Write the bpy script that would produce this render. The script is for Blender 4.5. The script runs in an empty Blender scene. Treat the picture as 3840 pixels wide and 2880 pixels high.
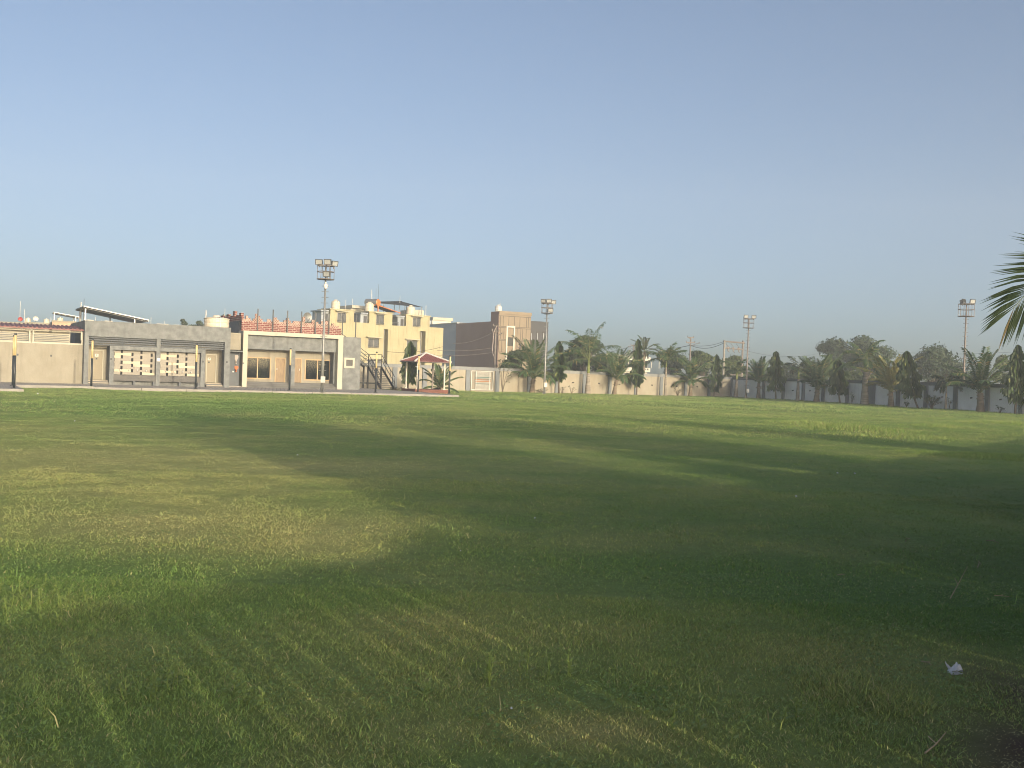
SUN_E = 2.7; SUN_C = (1.0, .855, .62)
SKY = (.64, 3.7, 1.15, .136)
HAZE = .00115
EXPO = .64
AUREOLE = 1.9
import bpy, math, random
import numpy as np
from mathutils import Vector, Matrix

random.seed(11)
RNG = np.random.default_rng(11)
S = bpy.context.scene
COL = S.collection
rad = math.radians
PAV = 0.12                     # height of the paved apron above the lawn

# ------------------------------------------------------------------ camera model
F = 3850.0                     # focal length in photograph pixels (3840 wide)
CAMH = 1.70
ROLL = rad(1.97)
PITCH = math.atan(37.0 / F)
right0 = Vector((1, 0, 0))
fwd = Vector((0, math.cos(PITCH), -math.sin(PITCH)))
up0 = Vector((0, math.sin(PITCH), math.cos(PITCH)))
IR = right0 * math.cos(ROLL) + up0 * math.sin(ROLL)
IU = up0 * math.cos(ROLL) - right0 * math.sin(ROLL)
EYE = Vector((0, 0, CAMH))

def ray(px, py):
    return IR * (px - 1920) + IU * (1440 - py) + fwd * F

def at(px, py, Y):
    d = ray(px, py)
    return EYE + d * (Y / d.y)

def ground(px, py, z=0.0):
    d = ray(px, py)
    return EYE + d * ((z - CAMH) / d.z)

def hor(px):
    return 1403 + (px - 1920) * math.tan(ROLL)

class Frame:
    """vertical facade plane: local x runs along it, local y goes back, z up"""
    def __init__(s, x, y, deg):
        s.o = Vector((x, y, 0)); s.a = rad(deg)
        s.u = Vector((math.cos(s.a), math.sin(s.a), 0)); s.v = Vector((-math.sin(s.a), math.cos(s.a), 0))
    def p(s, px, py, d=0.0):
        r = ray(px, py)
        t = (d - (EYE - s.o).dot(s.v)) / r.dot(s.v)
        q = EYE + r * t
        return ((q - s.o).dot(s.u), q.z)
    def x(s, px, py=1400, d=0.0): return s.p(px, py, d)[0]
    def z(s, px, py, d=0.0): return s.p(px, py, d)[1]
    def w(s, x, d=0.0, z=0.0): return s.o + s.u * x + s.v * d + Vector((0, 0, z))

# ------------------------------------------------------------------ objects
def tag(o, label=None, cat=None, group=None, kind=None):
    if label: o['label'] = label
    if cat: o['category'] = cat
    if group: o['group'] = group
    if kind: o['kind'] = kind
    return o

def thing(name, label, cat, loc=(0, 0, 0), rz=0.0, group=None):
    o = bpy.data.objects.new(name, None)
    o.empty_display_size = 0.3
    COL.objects.link(o)
    o.location = loc; o.rotation_euler = (0, 0, rz)
    return tag(o, label, cat, group)

def fthing(name, label, cat, fr, group=None):
    return thing(name, label, cat, fr.o, fr.a, group)

def dup(root, loc, rz, label, group=None):
    r = root.copy(); COL.objects.link(r); r.location = loc; r.rotation_euler = (0, 0, rz)
    r['label'] = label
    if group: r['group'] = group
    for ch in list(root.children):
        c = ch.copy(); COL.objects.link(c); c.parent = r
        for g in list(ch.children):
            d = g.copy(); COL.objects.link(d); d.parent = c
    return r

class MB:
    def __init__(s): s.v = []; s.f = []; s.m = []
    def add(s, vs, fs, m=0):
        b = len(s.v); s.v.extend([tuple(q) for q in vs])
        s.f.extend([tuple(b + i for i in q) for q in fs]); s.m.extend([m] * len(fs)); return s
    def box(s, x0, x1, y0, y1, z0, z1, m=0):
        if x1 < x0: x0, x1 = x1, x0
        if y1 < y0: y0, y1 = y1, y0
        if z1 < z0: z0, z1 = z1, z0
        return s.add([(x0, y0, z0), (x1, y0, z0), (x1, y1, z0), (x0, y1, z0), (x0, y0, z1), (x1, y0, z1), (x1, y1, z1), (x0, y1, z1)],
                     [(0, 3, 2, 1), (4, 5, 6, 7), (0, 1, 5, 4), (1, 2, 6, 5), (2, 3, 7, 6), (3, 0, 4, 7)], m)
    def hexa(s, b, t, m=0):
        return s.add(list(b) + list(t), [(0, 3, 2, 1), (4, 5, 6, 7), (0, 1, 5, 4), (1, 2, 6, 5), (2, 3, 7, 6), (3, 0, 4, 7)], m)
    def tube(s, pts, rs, n=8, m=0):
        pts = [Vector(p) for p in pts]
        if not hasattr(rs, '__len__'): rs = [rs] * len(pts)
        vs = []; fs = []
        prev = None
        for i, p in enumerate(pts):
            if i == 0: d = pts[1] - pts[0]
            elif i == len(pts) - 1: d = pts[-1] - pts[-2]
            else: d = pts[i + 1] - pts[i - 1]
            d.normalize()
            ref = Vector((0, 0, 1)) if abs(d.z) < .9 else Vector((1, 0, 0))
            a = d.cross(ref).normalized()
            if prev is not None and a.dot(prev) < 0: a = -a
            prev = a
            b = d.cross(a)
            for k in range(n):
                c = 2 * math.pi * k / n
                vs.append(p + (a * math.cos(c) + b * math.sin(c)) * rs[i])
        for i in range(len(pts) - 1):
            for k in range(n):
                k2 = (k + 1) % n
                fs.append((i * n + k, i * n + k2, (i + 1) * n + k2, (i + 1) * n + k))
        fs.append(tuple(range(n - 1, -1, -1))); e = (len(pts) - 1) * n
        fs.append(tuple(e + k for k in range(n)))
        return s.add(vs, fs, m)
    def lathe(s, prof, cx=0, cy=0, n=16, m=0):
        vs = []; fs = []
        for r, z in prof:
            for k in range(n):
                c = 2 * math.pi * k / n
                vs.append((cx + r * math.cos(c), cy + r * math.sin(c), z))
        for i in range(len(prof) - 1):
            for k in range(n):
                k2 = (k + 1) % n
                fs.append((i * n + k, i * n + k2, (i + 1) * n + k2, (i + 1) * n + k))
        fs.append(tuple(range(n - 1, -1, -1))); e = (len(prof) - 1) * n
        fs.append(tuple(e + k for k in range(n)))
        return s.add(vs, fs, m)
    def ring(s, c, R, r, n=20, k=5, m=0):
        vs = []; fs = []
        for i in range(n):
            a = 2 * math.pi * i / n
            for j in range(k):
                b = 2 * math.pi * j / k
                q = R + r * math.cos(b)
                vs.append((c[0] + q * math.cos(a), c[1] + q * math.sin(a), c[2] + r * math.sin(b)))
        for i in range(n):
            i2 = (i + 1) % n
            for j in range(k):
                j2 = (j + 1) % k
                fs.append((i * k + j, i2 * k + j, i2 * k + j2, i * k + j2))
        return s.add(vs, fs, m)
    def wall(s, x0, x1, y0, y1, z0, z1, holes, m=0):
        """slab with rectangular openings"""
        xs = sorted({x0, x1, *[h[0] for h in holes], *[h[1] for h in holes]})
        zs = sorted({z0, z1, *[h[2] for h in holes], *[h[3] for h in holes]})
        for i in range(len(xs) - 1):
            run = None
            for j in range(len(zs) - 1):
                cx = (xs[i] + xs[i + 1]) / 2; cz = (zs[j] + zs[j + 1]) / 2
                hole = any(h[0] < cx < h[1] and h[2] < cz < h[3] for h in holes)
                if not hole:
                    if run is None: run = zs[j]
                    end = zs[j + 1]
                if hole or j == len(zs) - 2:
                    if run is not None: s.box(xs[i], xs[i + 1], y0, y1, run, end, m)
                    run = None
        return s
    def build(s, name, mats, parent=None, bevel=0.0, smooth=False, label=None):
        me = bpy.data.meshes.new(name)
        me.from_pydata(s.v, [], s.f)
        if not isinstance(mats, (list, tuple)): mats = [mats]
        for mm in mats: me.materials.append(mm)
        if len(mats) > 1: me.polygons.foreach_set('material_index', s.m)
        if smooth: me.polygons.foreach_set('use_smooth', [True] * len(me.polygons))
        me.update()
        o = bpy.data.objects.new(name, me); COL.objects.link(o)
        if parent: o.parent = parent
        if label: o['label'] = label
        if bevel:
            b = o.modifiers.new('bevel', 'BEVEL'); b.width = bevel; b.segments = 2; b.limit_method = 'ANGLE'
        return o

def np_mesh(name, verts, loops, starts, mats, attr=None, attr_name='tint', smooth=False):
    me = bpy.data.meshes.new(name)
    nv = len(verts); nl = len(loops); npoly = len(starts)
    me.vertices.add(nv); me.vertices.foreach_set('co', np.ascontiguousarray(verts, np.float32).ravel())
    me.loops.add(nl); me.loops.foreach_set('vertex_index', np.ascontiguousarray(loops, np.int32))
    me.polygons.add(npoly); me.polygons.foreach_set('loop_start', np.ascontiguousarray(starts, np.int32))
    if smooth: me.polygons.foreach_set('use_smooth', np.ones(npoly, bool))
    me.update(calc_edges=True)
    if attr is not None:
        a = me.color_attributes.new(attr_name, 'FLOAT_COLOR', 'POINT')
        c = np.ones((nv, 4), np.float32); c[:, :3] = attr
        a.data.foreach_set('color', c.ravel())
    for mm in mats: me.materials.append(mm)
    o = bpy.data.objects.new(name, me); COL.objects.link(o)
    return o

# ------------------------------------------------------------------ materials
def new_mat(name):
    m = bpy.data.materials.new(name); m.use_nodes = True
    nt = m.node_tree
    return m, nt, nt.nodes, nt.links, nt.nodes['Principled BSDF']

def noise_fac(N, L, scale, detail=6, rough=.6, stretch=None, coord='Object', lo=.35, hi=.65):
    tc = N.new('ShaderNodeTexCoord')
    nz = N.new('ShaderNodeTexNoise'); nz.inputs['Scale'].default_value = scale
    nz.inputs['Detail'].default_value = detail; nz.inputs['Roughness'].default_value = rough
    if stretch:
        mp = N.new('ShaderNodeMapping'); mp.inputs['Scale'].default_value = stretch
        L.new(tc.outputs[coord], mp.inputs['Vector']); L.new(mp.outputs[0], nz.inputs['Vector'])
    else: L.new(tc.outputs[coord], nz.inputs['Vector'])
    mr = N.new('ShaderNodeMapRange'); mr.inputs['From Min'].default_value = lo; mr.inputs['From Max'].default_value = hi
    L.new(nz.outputs['Fac'], mr.inputs['Value'])
    return mr.outputs[0]

def mixc(N, L, fac, a, b, mode='MIX'):
    mx = N.new('ShaderNodeMix'); mx.data_type = 'RGBA'; mx.blend_type = mode
    if hasattr(fac, 'links'): L.new(fac, mx.inputs['Factor'])
    else: mx.inputs['Factor'].default_value = fac
    for v, k in ((a, 6), (b, 7)):
        if hasattr(v, 'links'): L.new(v, mx.inputs[k])
        else: mx.inputs[k].default_value = (*v, 1)
    return mx.outputs[2]

def paint(name, c, c2=None, scale=1.2, rough=.8, streak=0.0, bump=.0, metal=0.0, spec=.3, fine=0.12):
    """weathered plaster / paint: two tones in soft blotches, fine grain, optional run-off streaks"""
    m, nt, N, L, B = new_mat(name)
    c = tuple(x * .82 for x in c); c2 = tuple(x * .82 for x in c2) if c2 else None
    c2 = c2 or tuple(x * .82 for x in c)
    col = mixc(N, L, noise_fac(N, L, scale), c, c2)
    g = noise_fac(N, L, scale * 14, 4, .7, lo=.3, hi=.7)
    mu = N.new('ShaderNodeMath'); mu.operation = 'MULTIPLY'; mu.inputs[1].default_value = fine; L.new(g, mu.inputs[0])
    col = mixc(N, L, mu.outputs[0], col, tuple(x * .45 for x in c))
    if streak:
        st = noise_fac(N, L, 2.2, 5, .65, (1.6, 1.6, .16), lo=.52, hi=.74)
        mu = N.new('ShaderNodeMath'); mu.operation = 'MULTIPLY'; mu.inputs[1].default_value = streak; L.new(st, mu.inputs[0])
        col = mixc(N, L, mu.outputs[0], col, tuple(x * .35 for x in c))
    L.new(col, B.inputs['Base Color'])
    B.inputs['Roughness'].default_value = rough; B.inputs['Metallic'].default_value = metal
    B.inputs['Specular IOR Level'].default_value = spec
    if bump:
        bp = N.new('ShaderNodeBump'); bp.inputs['Strength'].default_value = bump; bp.inputs['Distance'].default_value = .02
        L.new(g, bp.inputs['Height']); L.new(bp.outputs[0], B.inputs['Normal'])
    return m

def leaf(name, c, c2, dry=None, scale=.8, rough=.55):
    m, nt, N, L, B = new_mat(name)
    ge = N.new('ShaderNodeNewGeometry')
    rp = ge.outputs['Random Per Island']
    col = mixc(N, L, rp, c, c2)
    cl = noise_fac(N, L, scale, 3, .5, lo=.4, hi=.62)
    mu = N.new('ShaderNodeMath'); mu.operation = 'MULTIPLY'; mu.inputs[1].default_value = .55; L.new(cl, mu.inputs[0])
    col = mixc(N, L, mu.outputs[0], col, tuple(x * .62 for x in c))
    if dry:
        g = N.new('ShaderNodeMath'); g.operation = 'GREATER_THAN'; g.inputs[1].default_value = .93; L.new(rp, g.inputs[0])
        col = mixc(N, L, g.outputs[0], col, dry)
    L.new(col, B.inputs['Base Color']); B.inputs['Roughness'].default_value = rough
    B.inputs['Specular IOR Level'].default_value = .35
    tr = N.new('ShaderNodeBsdfTranslucent'); L.new(col, tr.inputs['Color'])
    mx = N.new('ShaderNodeMixShader'); mx.inputs[0].default_value = .22
    L.new(B.outputs[0], mx.inputs[1]); L.new(tr.outputs[0], mx.inputs[2])
    L.new(mx.outputs[0], N['Material Output'].inputs['Surface'])
    return m

def bark(name, c, c2, rings=0.0):
    m, nt, N, L, B = new_mat(name)
    col = mixc(N, L, noise_fac(N, L, 3.0, 5, .65, (1, 1, .5)), c, c2)
    if rings:
        st = noise_fac(N, L, rings, 2, .5, (.15, .15, 1), lo=.42, hi=.6)
        col = mixc(N, L, st, col, tuple(x * .6 for x in c))
    L.new(col, B.inputs['Base Color']); B.inputs['Roughness'].default_value = .9
    B.inputs['Specular IOR Level'].default_value = .15
    return m

def brick_mat(name, c1, c2, mortar, w=.34, h=.13, gap=.022, lattice=False):
    m, nt, N, L, B = new_mat(name)
    tc = N.new('ShaderNodeTexCoord'); sp = N.new('ShaderNodeSeparateXYZ'); L.new(tc.outputs['Object'], sp.inputs[0])
    ad = N.new('ShaderNodeMath'); L.new(sp.outputs[0], ad.inputs[0]); L.new(sp.outputs[1], ad.inputs[1])
    cb = N.new('ShaderNodeCombineXYZ'); L.new(ad.outputs[0], cb.inputs[0]); L.new(sp.outputs[2], cb.inputs[1])
    if lattice:
        mp = N.new('ShaderNodeMapping'); mp.inputs['Rotation'].default_value = (0, 0, rad(45)); mp.inputs['Scale'].default_value = (1.1, 1, 1)
        L.new(cb.outputs[0], mp.inputs[0]); src = mp.outputs[0]
    else: src = cb.outputs[0]
    bt = N.new('ShaderNodeTexBrick'); L.new(src, bt.inputs['Vector'])
    bt.inputs['Color1'].default_value = (*c1, 1); bt.inputs['Color2'].default_value = (*c2, 1); bt.inputs['Mortar'].default_value = (*mortar, 1)
    bt.inputs['Scale'].default_value = 1; bt.inputs['Brick Width'].default_value = w; bt.inputs['Row Height'].default_value = h
    bt.inputs['Mortar Size'].default_value = gap; bt.inputs['Mortar Smooth'].default_value = .1
    if lattice: bt.offset = 0
    col = mixc(N, L, noise_fac(N, L, 2.5), bt.outputs['Color'], (.75, .7, .68), 'MULTIPLY')
    L.new(col, B.inputs['Base Color']); B.inputs['Roughness'].default_value = .85
    bp = N.new('ShaderNodeBump'); bp.inputs['Strength'].default_value = .4; bp.inputs['Distance'].default_value = .01; bp.invert = True
    L.new(bt.outputs['Fac'], bp.inputs['Height']); L.new(bp.outputs[0], B.inputs['Normal'])
    return m

def paver_mat(name):
    m, nt, N, L, B = new_mat(name)
    tc = N.new('ShaderNodeTexCoord')
    mp = N.new('ShaderNodeMapping'); mp.inputs['Rotation'].default_value = (0, 0, rad(16)); L.new(tc.outputs['Object'], mp.inputs[0])
    bt = N.new('ShaderNodeTexBrick'); L.new(mp.outputs[0], bt.inputs['Vector'])
    bt.inputs['Color1'].default_value = (.44, .40, .345, 1); bt.inputs['Color2'].default_value = (.35, .32, .285, 1); bt.inputs['Mortar'].default_value = (.14, .13, .115, 1)
    bt.inputs['Scale'].default_value = 1; bt.inputs['Brick Width'].default_value = .5; bt.inputs['Row Height'].default_value = .5; bt.inputs['Mortar Size'].default_value = .035
    col = mixc(N, L, noise_fac(N, L, 1.1), bt.outputs['Color'], (.8, .78, .74), 'MULTIPLY')
    L.new(col, B.inputs['Base Color']); B.inputs['Roughness'].default_value = .9
    return m

def wood_mat(name, c, c2):
    m, nt, N, L, B = new_mat(name)
    col = mixc(N, L, noise_fac(N, L, 5.0, 6, .6, (6, 6, .5), lo=.35, hi=.65), c, c2)
    L.new(col, B.inputs['Base Color']); B.inputs['Roughness'].default_value = .55
    return m

def glass_mat(name, tint=(.55, .62, .6), fac=.35):
    m, nt, N, L, B = new_mat(name)
    B.inputs['Base Color'].default_value = (.02, .025, .025, 1); B.inputs['Roughness'].default_value = .06
    B.inputs['Specular IOR Level'].default_value = .8
    tr = N.new('ShaderNodeBsdfTransparent'); tr.inputs[0].default_value = (*tint, 1)
    mx = N.new('ShaderNodeMixShader'); mx.inputs[0].default_value = fac
    L.new(tr.outputs[0], mx.inputs[1]); L.new(B.outputs[0], mx.inputs[2])
    L.new(mx.outputs[0], N['Material Output'].inputs['Surface'])
    return m

def tint_mat(name, ground_mode=False):
    m, nt, N, L, B = new_mat(name)
    at_ = N.new('ShaderNodeAttribute'); at_.attribute_name = 'tint'
    col = at_.outputs['Color']
    if ground_mode:
        col = mixc(N, L, noise_fac(N, L, 6.0, 8, .75, lo=.3, hi=.7), col, (.62, .6, .57), 'MULTIPLY')
        bp = N.new('ShaderNodeBump'); bp.inputs['Strength'].default_value = .9; bp.inputs['Distance'].default_value = .05
        L.new(noise_fac(N, L, 5.0, 8, .8, lo=0, hi=1), bp.inputs['Height']); L.new(bp.outputs[0], B.inputs['Normal'])
    L.new(col, B.inputs['Base Color']); B.inputs['Roughness'].default_value = .75 if ground_mode else .6
    B.inputs['Specular IOR Level'].default_value = .1 if ground_mode else .25
    if not ground_mode:
        tr = N.new('ShaderNodeBsdfTranslucent'); L.new(col, tr.inputs['Color'])
        mx = N.new('ShaderNodeMixShader'); mx.inputs[0].default_value = .2
        L.new(B.outputs[0], mx.inputs[1]); L.new(tr.outputs[0], mx.inputs[2])
        L.new(mx.outputs[0], N['Material Output'].inputs['Surface'])
    return m

M = dict(
    cream=paint('cream_plaster', (.365, .335, .262), (.315, .285, .215), 1.0, .9, .3, .25),
    cream_door=paint('cream_door_paint', (.37, .325, .235), (.345, .30, .215), .8, .6),
    wallpanel=paint('boundary_panel_plaster', (.43, .39, .30), (.37, .32, .24), .7, .9, .2, .2),
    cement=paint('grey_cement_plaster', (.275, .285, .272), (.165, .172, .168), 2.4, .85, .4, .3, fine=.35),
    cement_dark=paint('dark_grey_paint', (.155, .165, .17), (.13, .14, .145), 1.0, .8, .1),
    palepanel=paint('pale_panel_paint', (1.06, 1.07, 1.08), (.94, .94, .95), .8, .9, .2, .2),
    pier=paint('grey_pier_paint', (.24, .26, .27), (.2, .215, .225), 1.2, .85, .1),
    coping=paint('pale_grey_coping', (.33, .34, .34), (.26, .27, .27), 1.2, .85, .15),
    ivory=paint('ivory_paint', (.56, .525, .42), (.52, .485, .385), .9, .75, .08),
    yellow=paint('yellow_wall_paint', (.52, .47, .285), (.45, .39, .23), .5, .85, .6),
    yellow_shade=paint('yellow_ochre_paint', (.6, .55, .4), (.5, .46, .34), .6, .85, .3),
    offwhite=paint('off_white_paint', (.74, .69, .58), (.66, .61, .5), .8, .8, .12),
    bluegrey=paint('pale_blue_grey_paint', (.42, .455, .49), (.38, .41, .44), .5, .8, .08),
    brown=paint('brown_wall_paint', (.36, .235, .185), (.33, .21, .165), .4, .8, .06),
    tan=paint('tan_panel', (.31, .245, .165), (.28, .22, .15), .5, .7, .05),
    groove=paint('panel_groove', (.09, .075, .06)),
    charcoal=paint('charcoal_paint', (.085, .085, .085), (.07, .07, .07), .8, .7),
    tile_a=paint('cream_tile', (.52, .455, .30), (.48, .415, .275), 1.5, .45, spec=.5),
    tile_b=paint('beige_tile', (.27, .24, .18), (.24, .21, .16), 1.5, .45, spec=.5),
    tile_dark=paint('black_tile', (.028, .028, .028), None, 2, .85, spec=.1),
    counter=paint('dark_stone_counter', (.14, .132, .12), (.10, .097, .09), 1.5, .6, .15),
    stone=paint('dark_stone_step', (.17, .17, .16), (.13, .13, .12), 1.6, .7),
    step_edge=paint('pale_step_nosing', (.5, .43, .33), None, 1.5, .7),
    kerb=paint('kerb_concrete', (.40, .37, .325), (.32, .295, .26), 1.6, .9, .1, .3),
    paver=paver_mat('square_pavers'),
    brick=brick_mat('red_brick_print', (.19, .038, .028), (.15, .032, .026), (.36, .29, .24)),
    lattice=brick_mat('red_lattice_print', (.22, .046, .035), (.2, .042, .033), (.38, .31, .25), .14, .14, .036, True),
    redroof=paint('red_roof_sheet', (.25, .095, .08), (.20, .075, .065), 1.5, .55, .12, spec=.4),
    whitetrim=paint('white_metal_trim', (.74, .72, .66), None, 2, .5, spec=.5),
    black=paint('black_steel', (.022, .025, .028), (.03, .033, .035), 3, .45, spec=.5),
    postyellow=paint('yellow_post_paint', (.72, .56, .27), (.66, .5, .24), 3, .5, .15, spec=.5),
    postblack=paint('black_post_paint', (.022, .03, .036), (.03, .036, .04), 3, .45, spec=.5),
    galv=paint('galvanised_steel', (.33, .33, .31), (.25, .25, .24), 4, .5, .1, metal=.4, spec=.5),
    rustgalv=paint('weathered_steel', (.27, .235, .205), (.2, .17, .15), 4, .6, .1, metal=.2),
    lampglass=paint('floodlight_glass', (.42, .43, .42), (.36, .37, .36), 8, .4, spec=.4),
    lampbody=paint('floodlight_housing', (.13, .135, .14), None, 4, .5),
    plastic=paint('cream_tank_plastic', (.74, .66, .50), (.68, .6, .45), 2, .5, .12, spec=.4),
    whiteplastic=paint('white_plastic', (.78, .76, .7), None, 3, .45, spec=.5),
    alu=paint('aluminium_frame', (.5, .5, .49), None, 4, .45, metal=.3, spec=.5),
    panel=paint('solar_panel_back', (.10, .11, .125), (.085, .095, .105), 1, .4, spec=.5),
    wood=wood_mat('oak_veneer', (.27, .185, .095), (.17, .11, .055)),
    wood_trim=wood_mat('oak_window_trim', (.42, .29, .145), (.35, .24, .12)),
    glass=glass_mat('window_glass'),
    darkglass=glass_mat('tinted_window_glass', (.2, .23, .23), .6),
    palepane=paint('pale_window_glass', (.36, .37, .35), (.25, .26, .26), 1.5, .2, spec=.6),  # opaque pale grey pane colour in two tones
    curtain=paint('pale_curtain', (.36, .36, .29), (.31, .31, .25), 2, .95),
    interior=paint('room_plaster', (.3, .28, .24), None, 1, .9),
    orange=paint('orange_enamel', (.75, .25, .06), None, 4, .4, spec=.5),
    reddish=paint('red_enamel', (.5, .06, .05), None, 4, .45, spec=.5),
    net=paint('black_shade_net', (.03, .033, .036), None, 3, .9),
    pole_conc=paint('concrete_pole', (.33, .31, .27), (.26, .24, .21), 2.5, .9, .15),
    cable=paint('dark_cable', (.05, .05, .052), None, 3, .6),
    palecable=paint('pale_cable', (.45, .37, .32), None, 3, .6),
    cloth_w=paint('pale_cloth', (.55, .48, .42), None, 5, .95),
    cloth_o=paint('orange_cloth', (.65, .2, .08), None, 5, .95),
    bag=paint('white_plastic_film', (.62, .64, .68), (.5, .52, .56), 12, .35, spec=.5),
    twig=bark('dry_twig', (.36, .29, .19), (.27, .21, .13)),
    palmtrunk=bark('palm_trunk_bark', (.27, .215, .155), (.18, .14, .1), 9.0),
    royaltrunk=bark('smooth_palm_trunk', (.33, .285, .225), (.25, .215, .17), 7.0),
    shaft=paint('green_crownshaft', (.26, .29, .07), (.2, .25, .06), 2, .5, spec=.4),
    bark=bark('tree_bark', (.15, .12, .09), (.1, .08, .06)),
    palm=leaf('palm_leaf', (.052, .10, .034), (.085, .14, .05), (.28, .21, .09)),
    palm_y=leaf('yellowing_palm_leaf', (.2, .2, .06), (.26, .24, .085), (.3, .22, .09)),
    palm_d=leaf('dark_palm_leaf', (.036, .062, .03), (.06, .085, .04), (.2, .16, .08)),
    ashoka=leaf('glossy_drooping_leaf', (.05, .088, .03), (.085, .125, .043), (.16, .18, .055), rough=.45),
    broad=leaf('broadleaf', (.038, .066, .031), (.062, .092, .042), None, .5),
    broad_y=leaf('yellow_green_broadleaf', (.08, .112, .042), (.115, .15, .055), None, .6),
    broad_d=leaf('dark_broadleaf', (.05, .078, .035), (.08, .105, .046), None, .6),
    rib=paint('leaf_midrib', (.2, .23, .09), None, 3, .6),
    grass=tint_mat('grass_blade'),
    soil=tint_mat('turf_soil', True),
)

# ------------------------------------------------------------------ vegetation generators
def frond(mb, rach, leaflet, n=34, width=.05, droop=.5, fwdmix=.75, plume=0.0, m=0, mr=1, rr=.03, start=.16, plane=None, rnd=random, tipfan=0.0):
    """one pinnate palm leaf: rachis polyline + folded leaflets on both sides"""
    pts = [Vector(p) for p in rach]
    K = len(pts) - 1
    mb.tube(pts, [rr * (1 - .8 * i / K) for i in range(K + 1)], 4, mr)
    def pos(t):
        q = t * K; i = min(int(q), K - 1); f = q - i
        return pts[i].lerp(pts[i + 1], f), (pts[i + 1] - pts[i]).normalized()
    for i in range(n):
        t = start + (1 - start) * (i + .5 + rnd.uniform(-.3, .3)) / n
        p, T = pos(min(t, .999))
        if plane is not None: side = T.cross(plane).normalized()
        else:
            side = T.cross(Vector((0, 0, 1)))
            side = side.normalized() if side.length > .05 else Vector((1, 0, 0))
        upv = side.cross(T).normalized()
        q = (t - start) / (1 - start)
        ln = leaflet * (.55 + 1.1 * q - 1.25 * q * q) * 1.25 * rnd.uniform(.85, 1.1)
        for sg in (-1, 1):
            lift = .25 * (1 - q) if not plume else rnd.uniform(-plume, plume)
            d = (side * sg + T * (fwdmix + .5 * q + tipfan * q ** 5) + upv * lift + Vector([rnd.uniform(-.1, .1) for _ in range(3)])).normalized()
            mid = p + d * ln * .5 + Vector((0, 0, -droop * ln * .12))
            tip = p + d * ln * .93 + Vector((0, 0, -droop * ln * .5))
            wv = d.cross(upv if abs(d.dot(upv)) < .95 else side).normalized() * width * .5
            ff = upv * width * .35
            mb.add([p, mid + wv - ff, tip, mid - wv - ff, mid], [(0, 1, 4), (1, 2, 4), (4, 2, 3), (0, 4, 3)], m)

def rachis(base, az, elev, L, bend, n=8, side=0.0, gamma=1.4):
    pts = [Vector(base)]
    for i in range(n):
        t = (i + .5) / n
        e = elev - bend * t ** gamma
        a = az + side * t
        pts.append(pts[-1] + Vector((math.cos(e) * math.cos(a), math.cos(e) * math.sin(a), math.sin(e))) * (L / n))
    return pts

def palm_root(kind, label, loc, group, rz=0.0):
    return thing(kind, label, 'palm tree', loc, rz, group)

def coconut(loc, label, th=1.6, *a_, fan=0, **k_):
    return coconut_(loc, label, th, *a_, fan=fan, **k_)
def coconut_(loc, label, th=1.6, L=3.2, nf=17, lean=(0, 0), mat='palm', seed=0, group='palm trees along the boundary wall', r0=.2, stiff=1.0, name='coconut_palm', fan=0):
    r = random.Random(seed)
    root = palm_root(name, label, loc, group)
    tp = [(0, 0, -.1), (lean[0] * .2, lean[1] * .2, th * .35), (lean[0] * .6, lean[1] * .6, th * .7), (lean[0], lean[1], th)]
    tb = MB().tube(tp, [r0 * 1.35, r0, r0 * .85, r0 * .8], 10)
    top = Vector(tp[-1])
    for k in range(7):      # old leaf bases round the neck
        a = k * 2.4 + r.random(); h = th * r.uniform(.55, 1.0)
        b = Vector((lean[0] * h / th, lean[1] * h / th, h))
        tb.tube([b, b + Vector((math.cos(a) * .22, math.sin(a) * .22, .18)), b + Vector((math.cos(a) * .34, math.sin(a) * .34, .12))], [.07, .05, .025], 5)
    tb.build('trunk', M['palmtrunk'], root, smooth=True)
    cr = MB()
    for k in range(nf):
        f = k / (nf - 1)
        az = k * 2.39996 + r.uniform(-.25, .25)
        el = rad(86 - (74 - fan) * f ** 1.1) + r.uniform(-.08, .08)
        bend = (rad(35) + rad(58) * f) * r.uniform(.8, 1.15) / stiff
        ll = L * (.78 + .3 * math.sin(math.pi * min(1, f + .15))) * r.uniform(.88, 1.08)
        frond(cr, rachis(top + Vector((0, 0, -.05 + .1 * (1 - f))), az, el, ll, bend, 9, r.uniform(-.25, .25)), L * .235, 42, .085, .45 + .6 * f, .7, 0, 0, 1, .035, .14, rnd=r)
    cr.build('crown', [M[mat], M['rib']], root)
    return root

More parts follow.
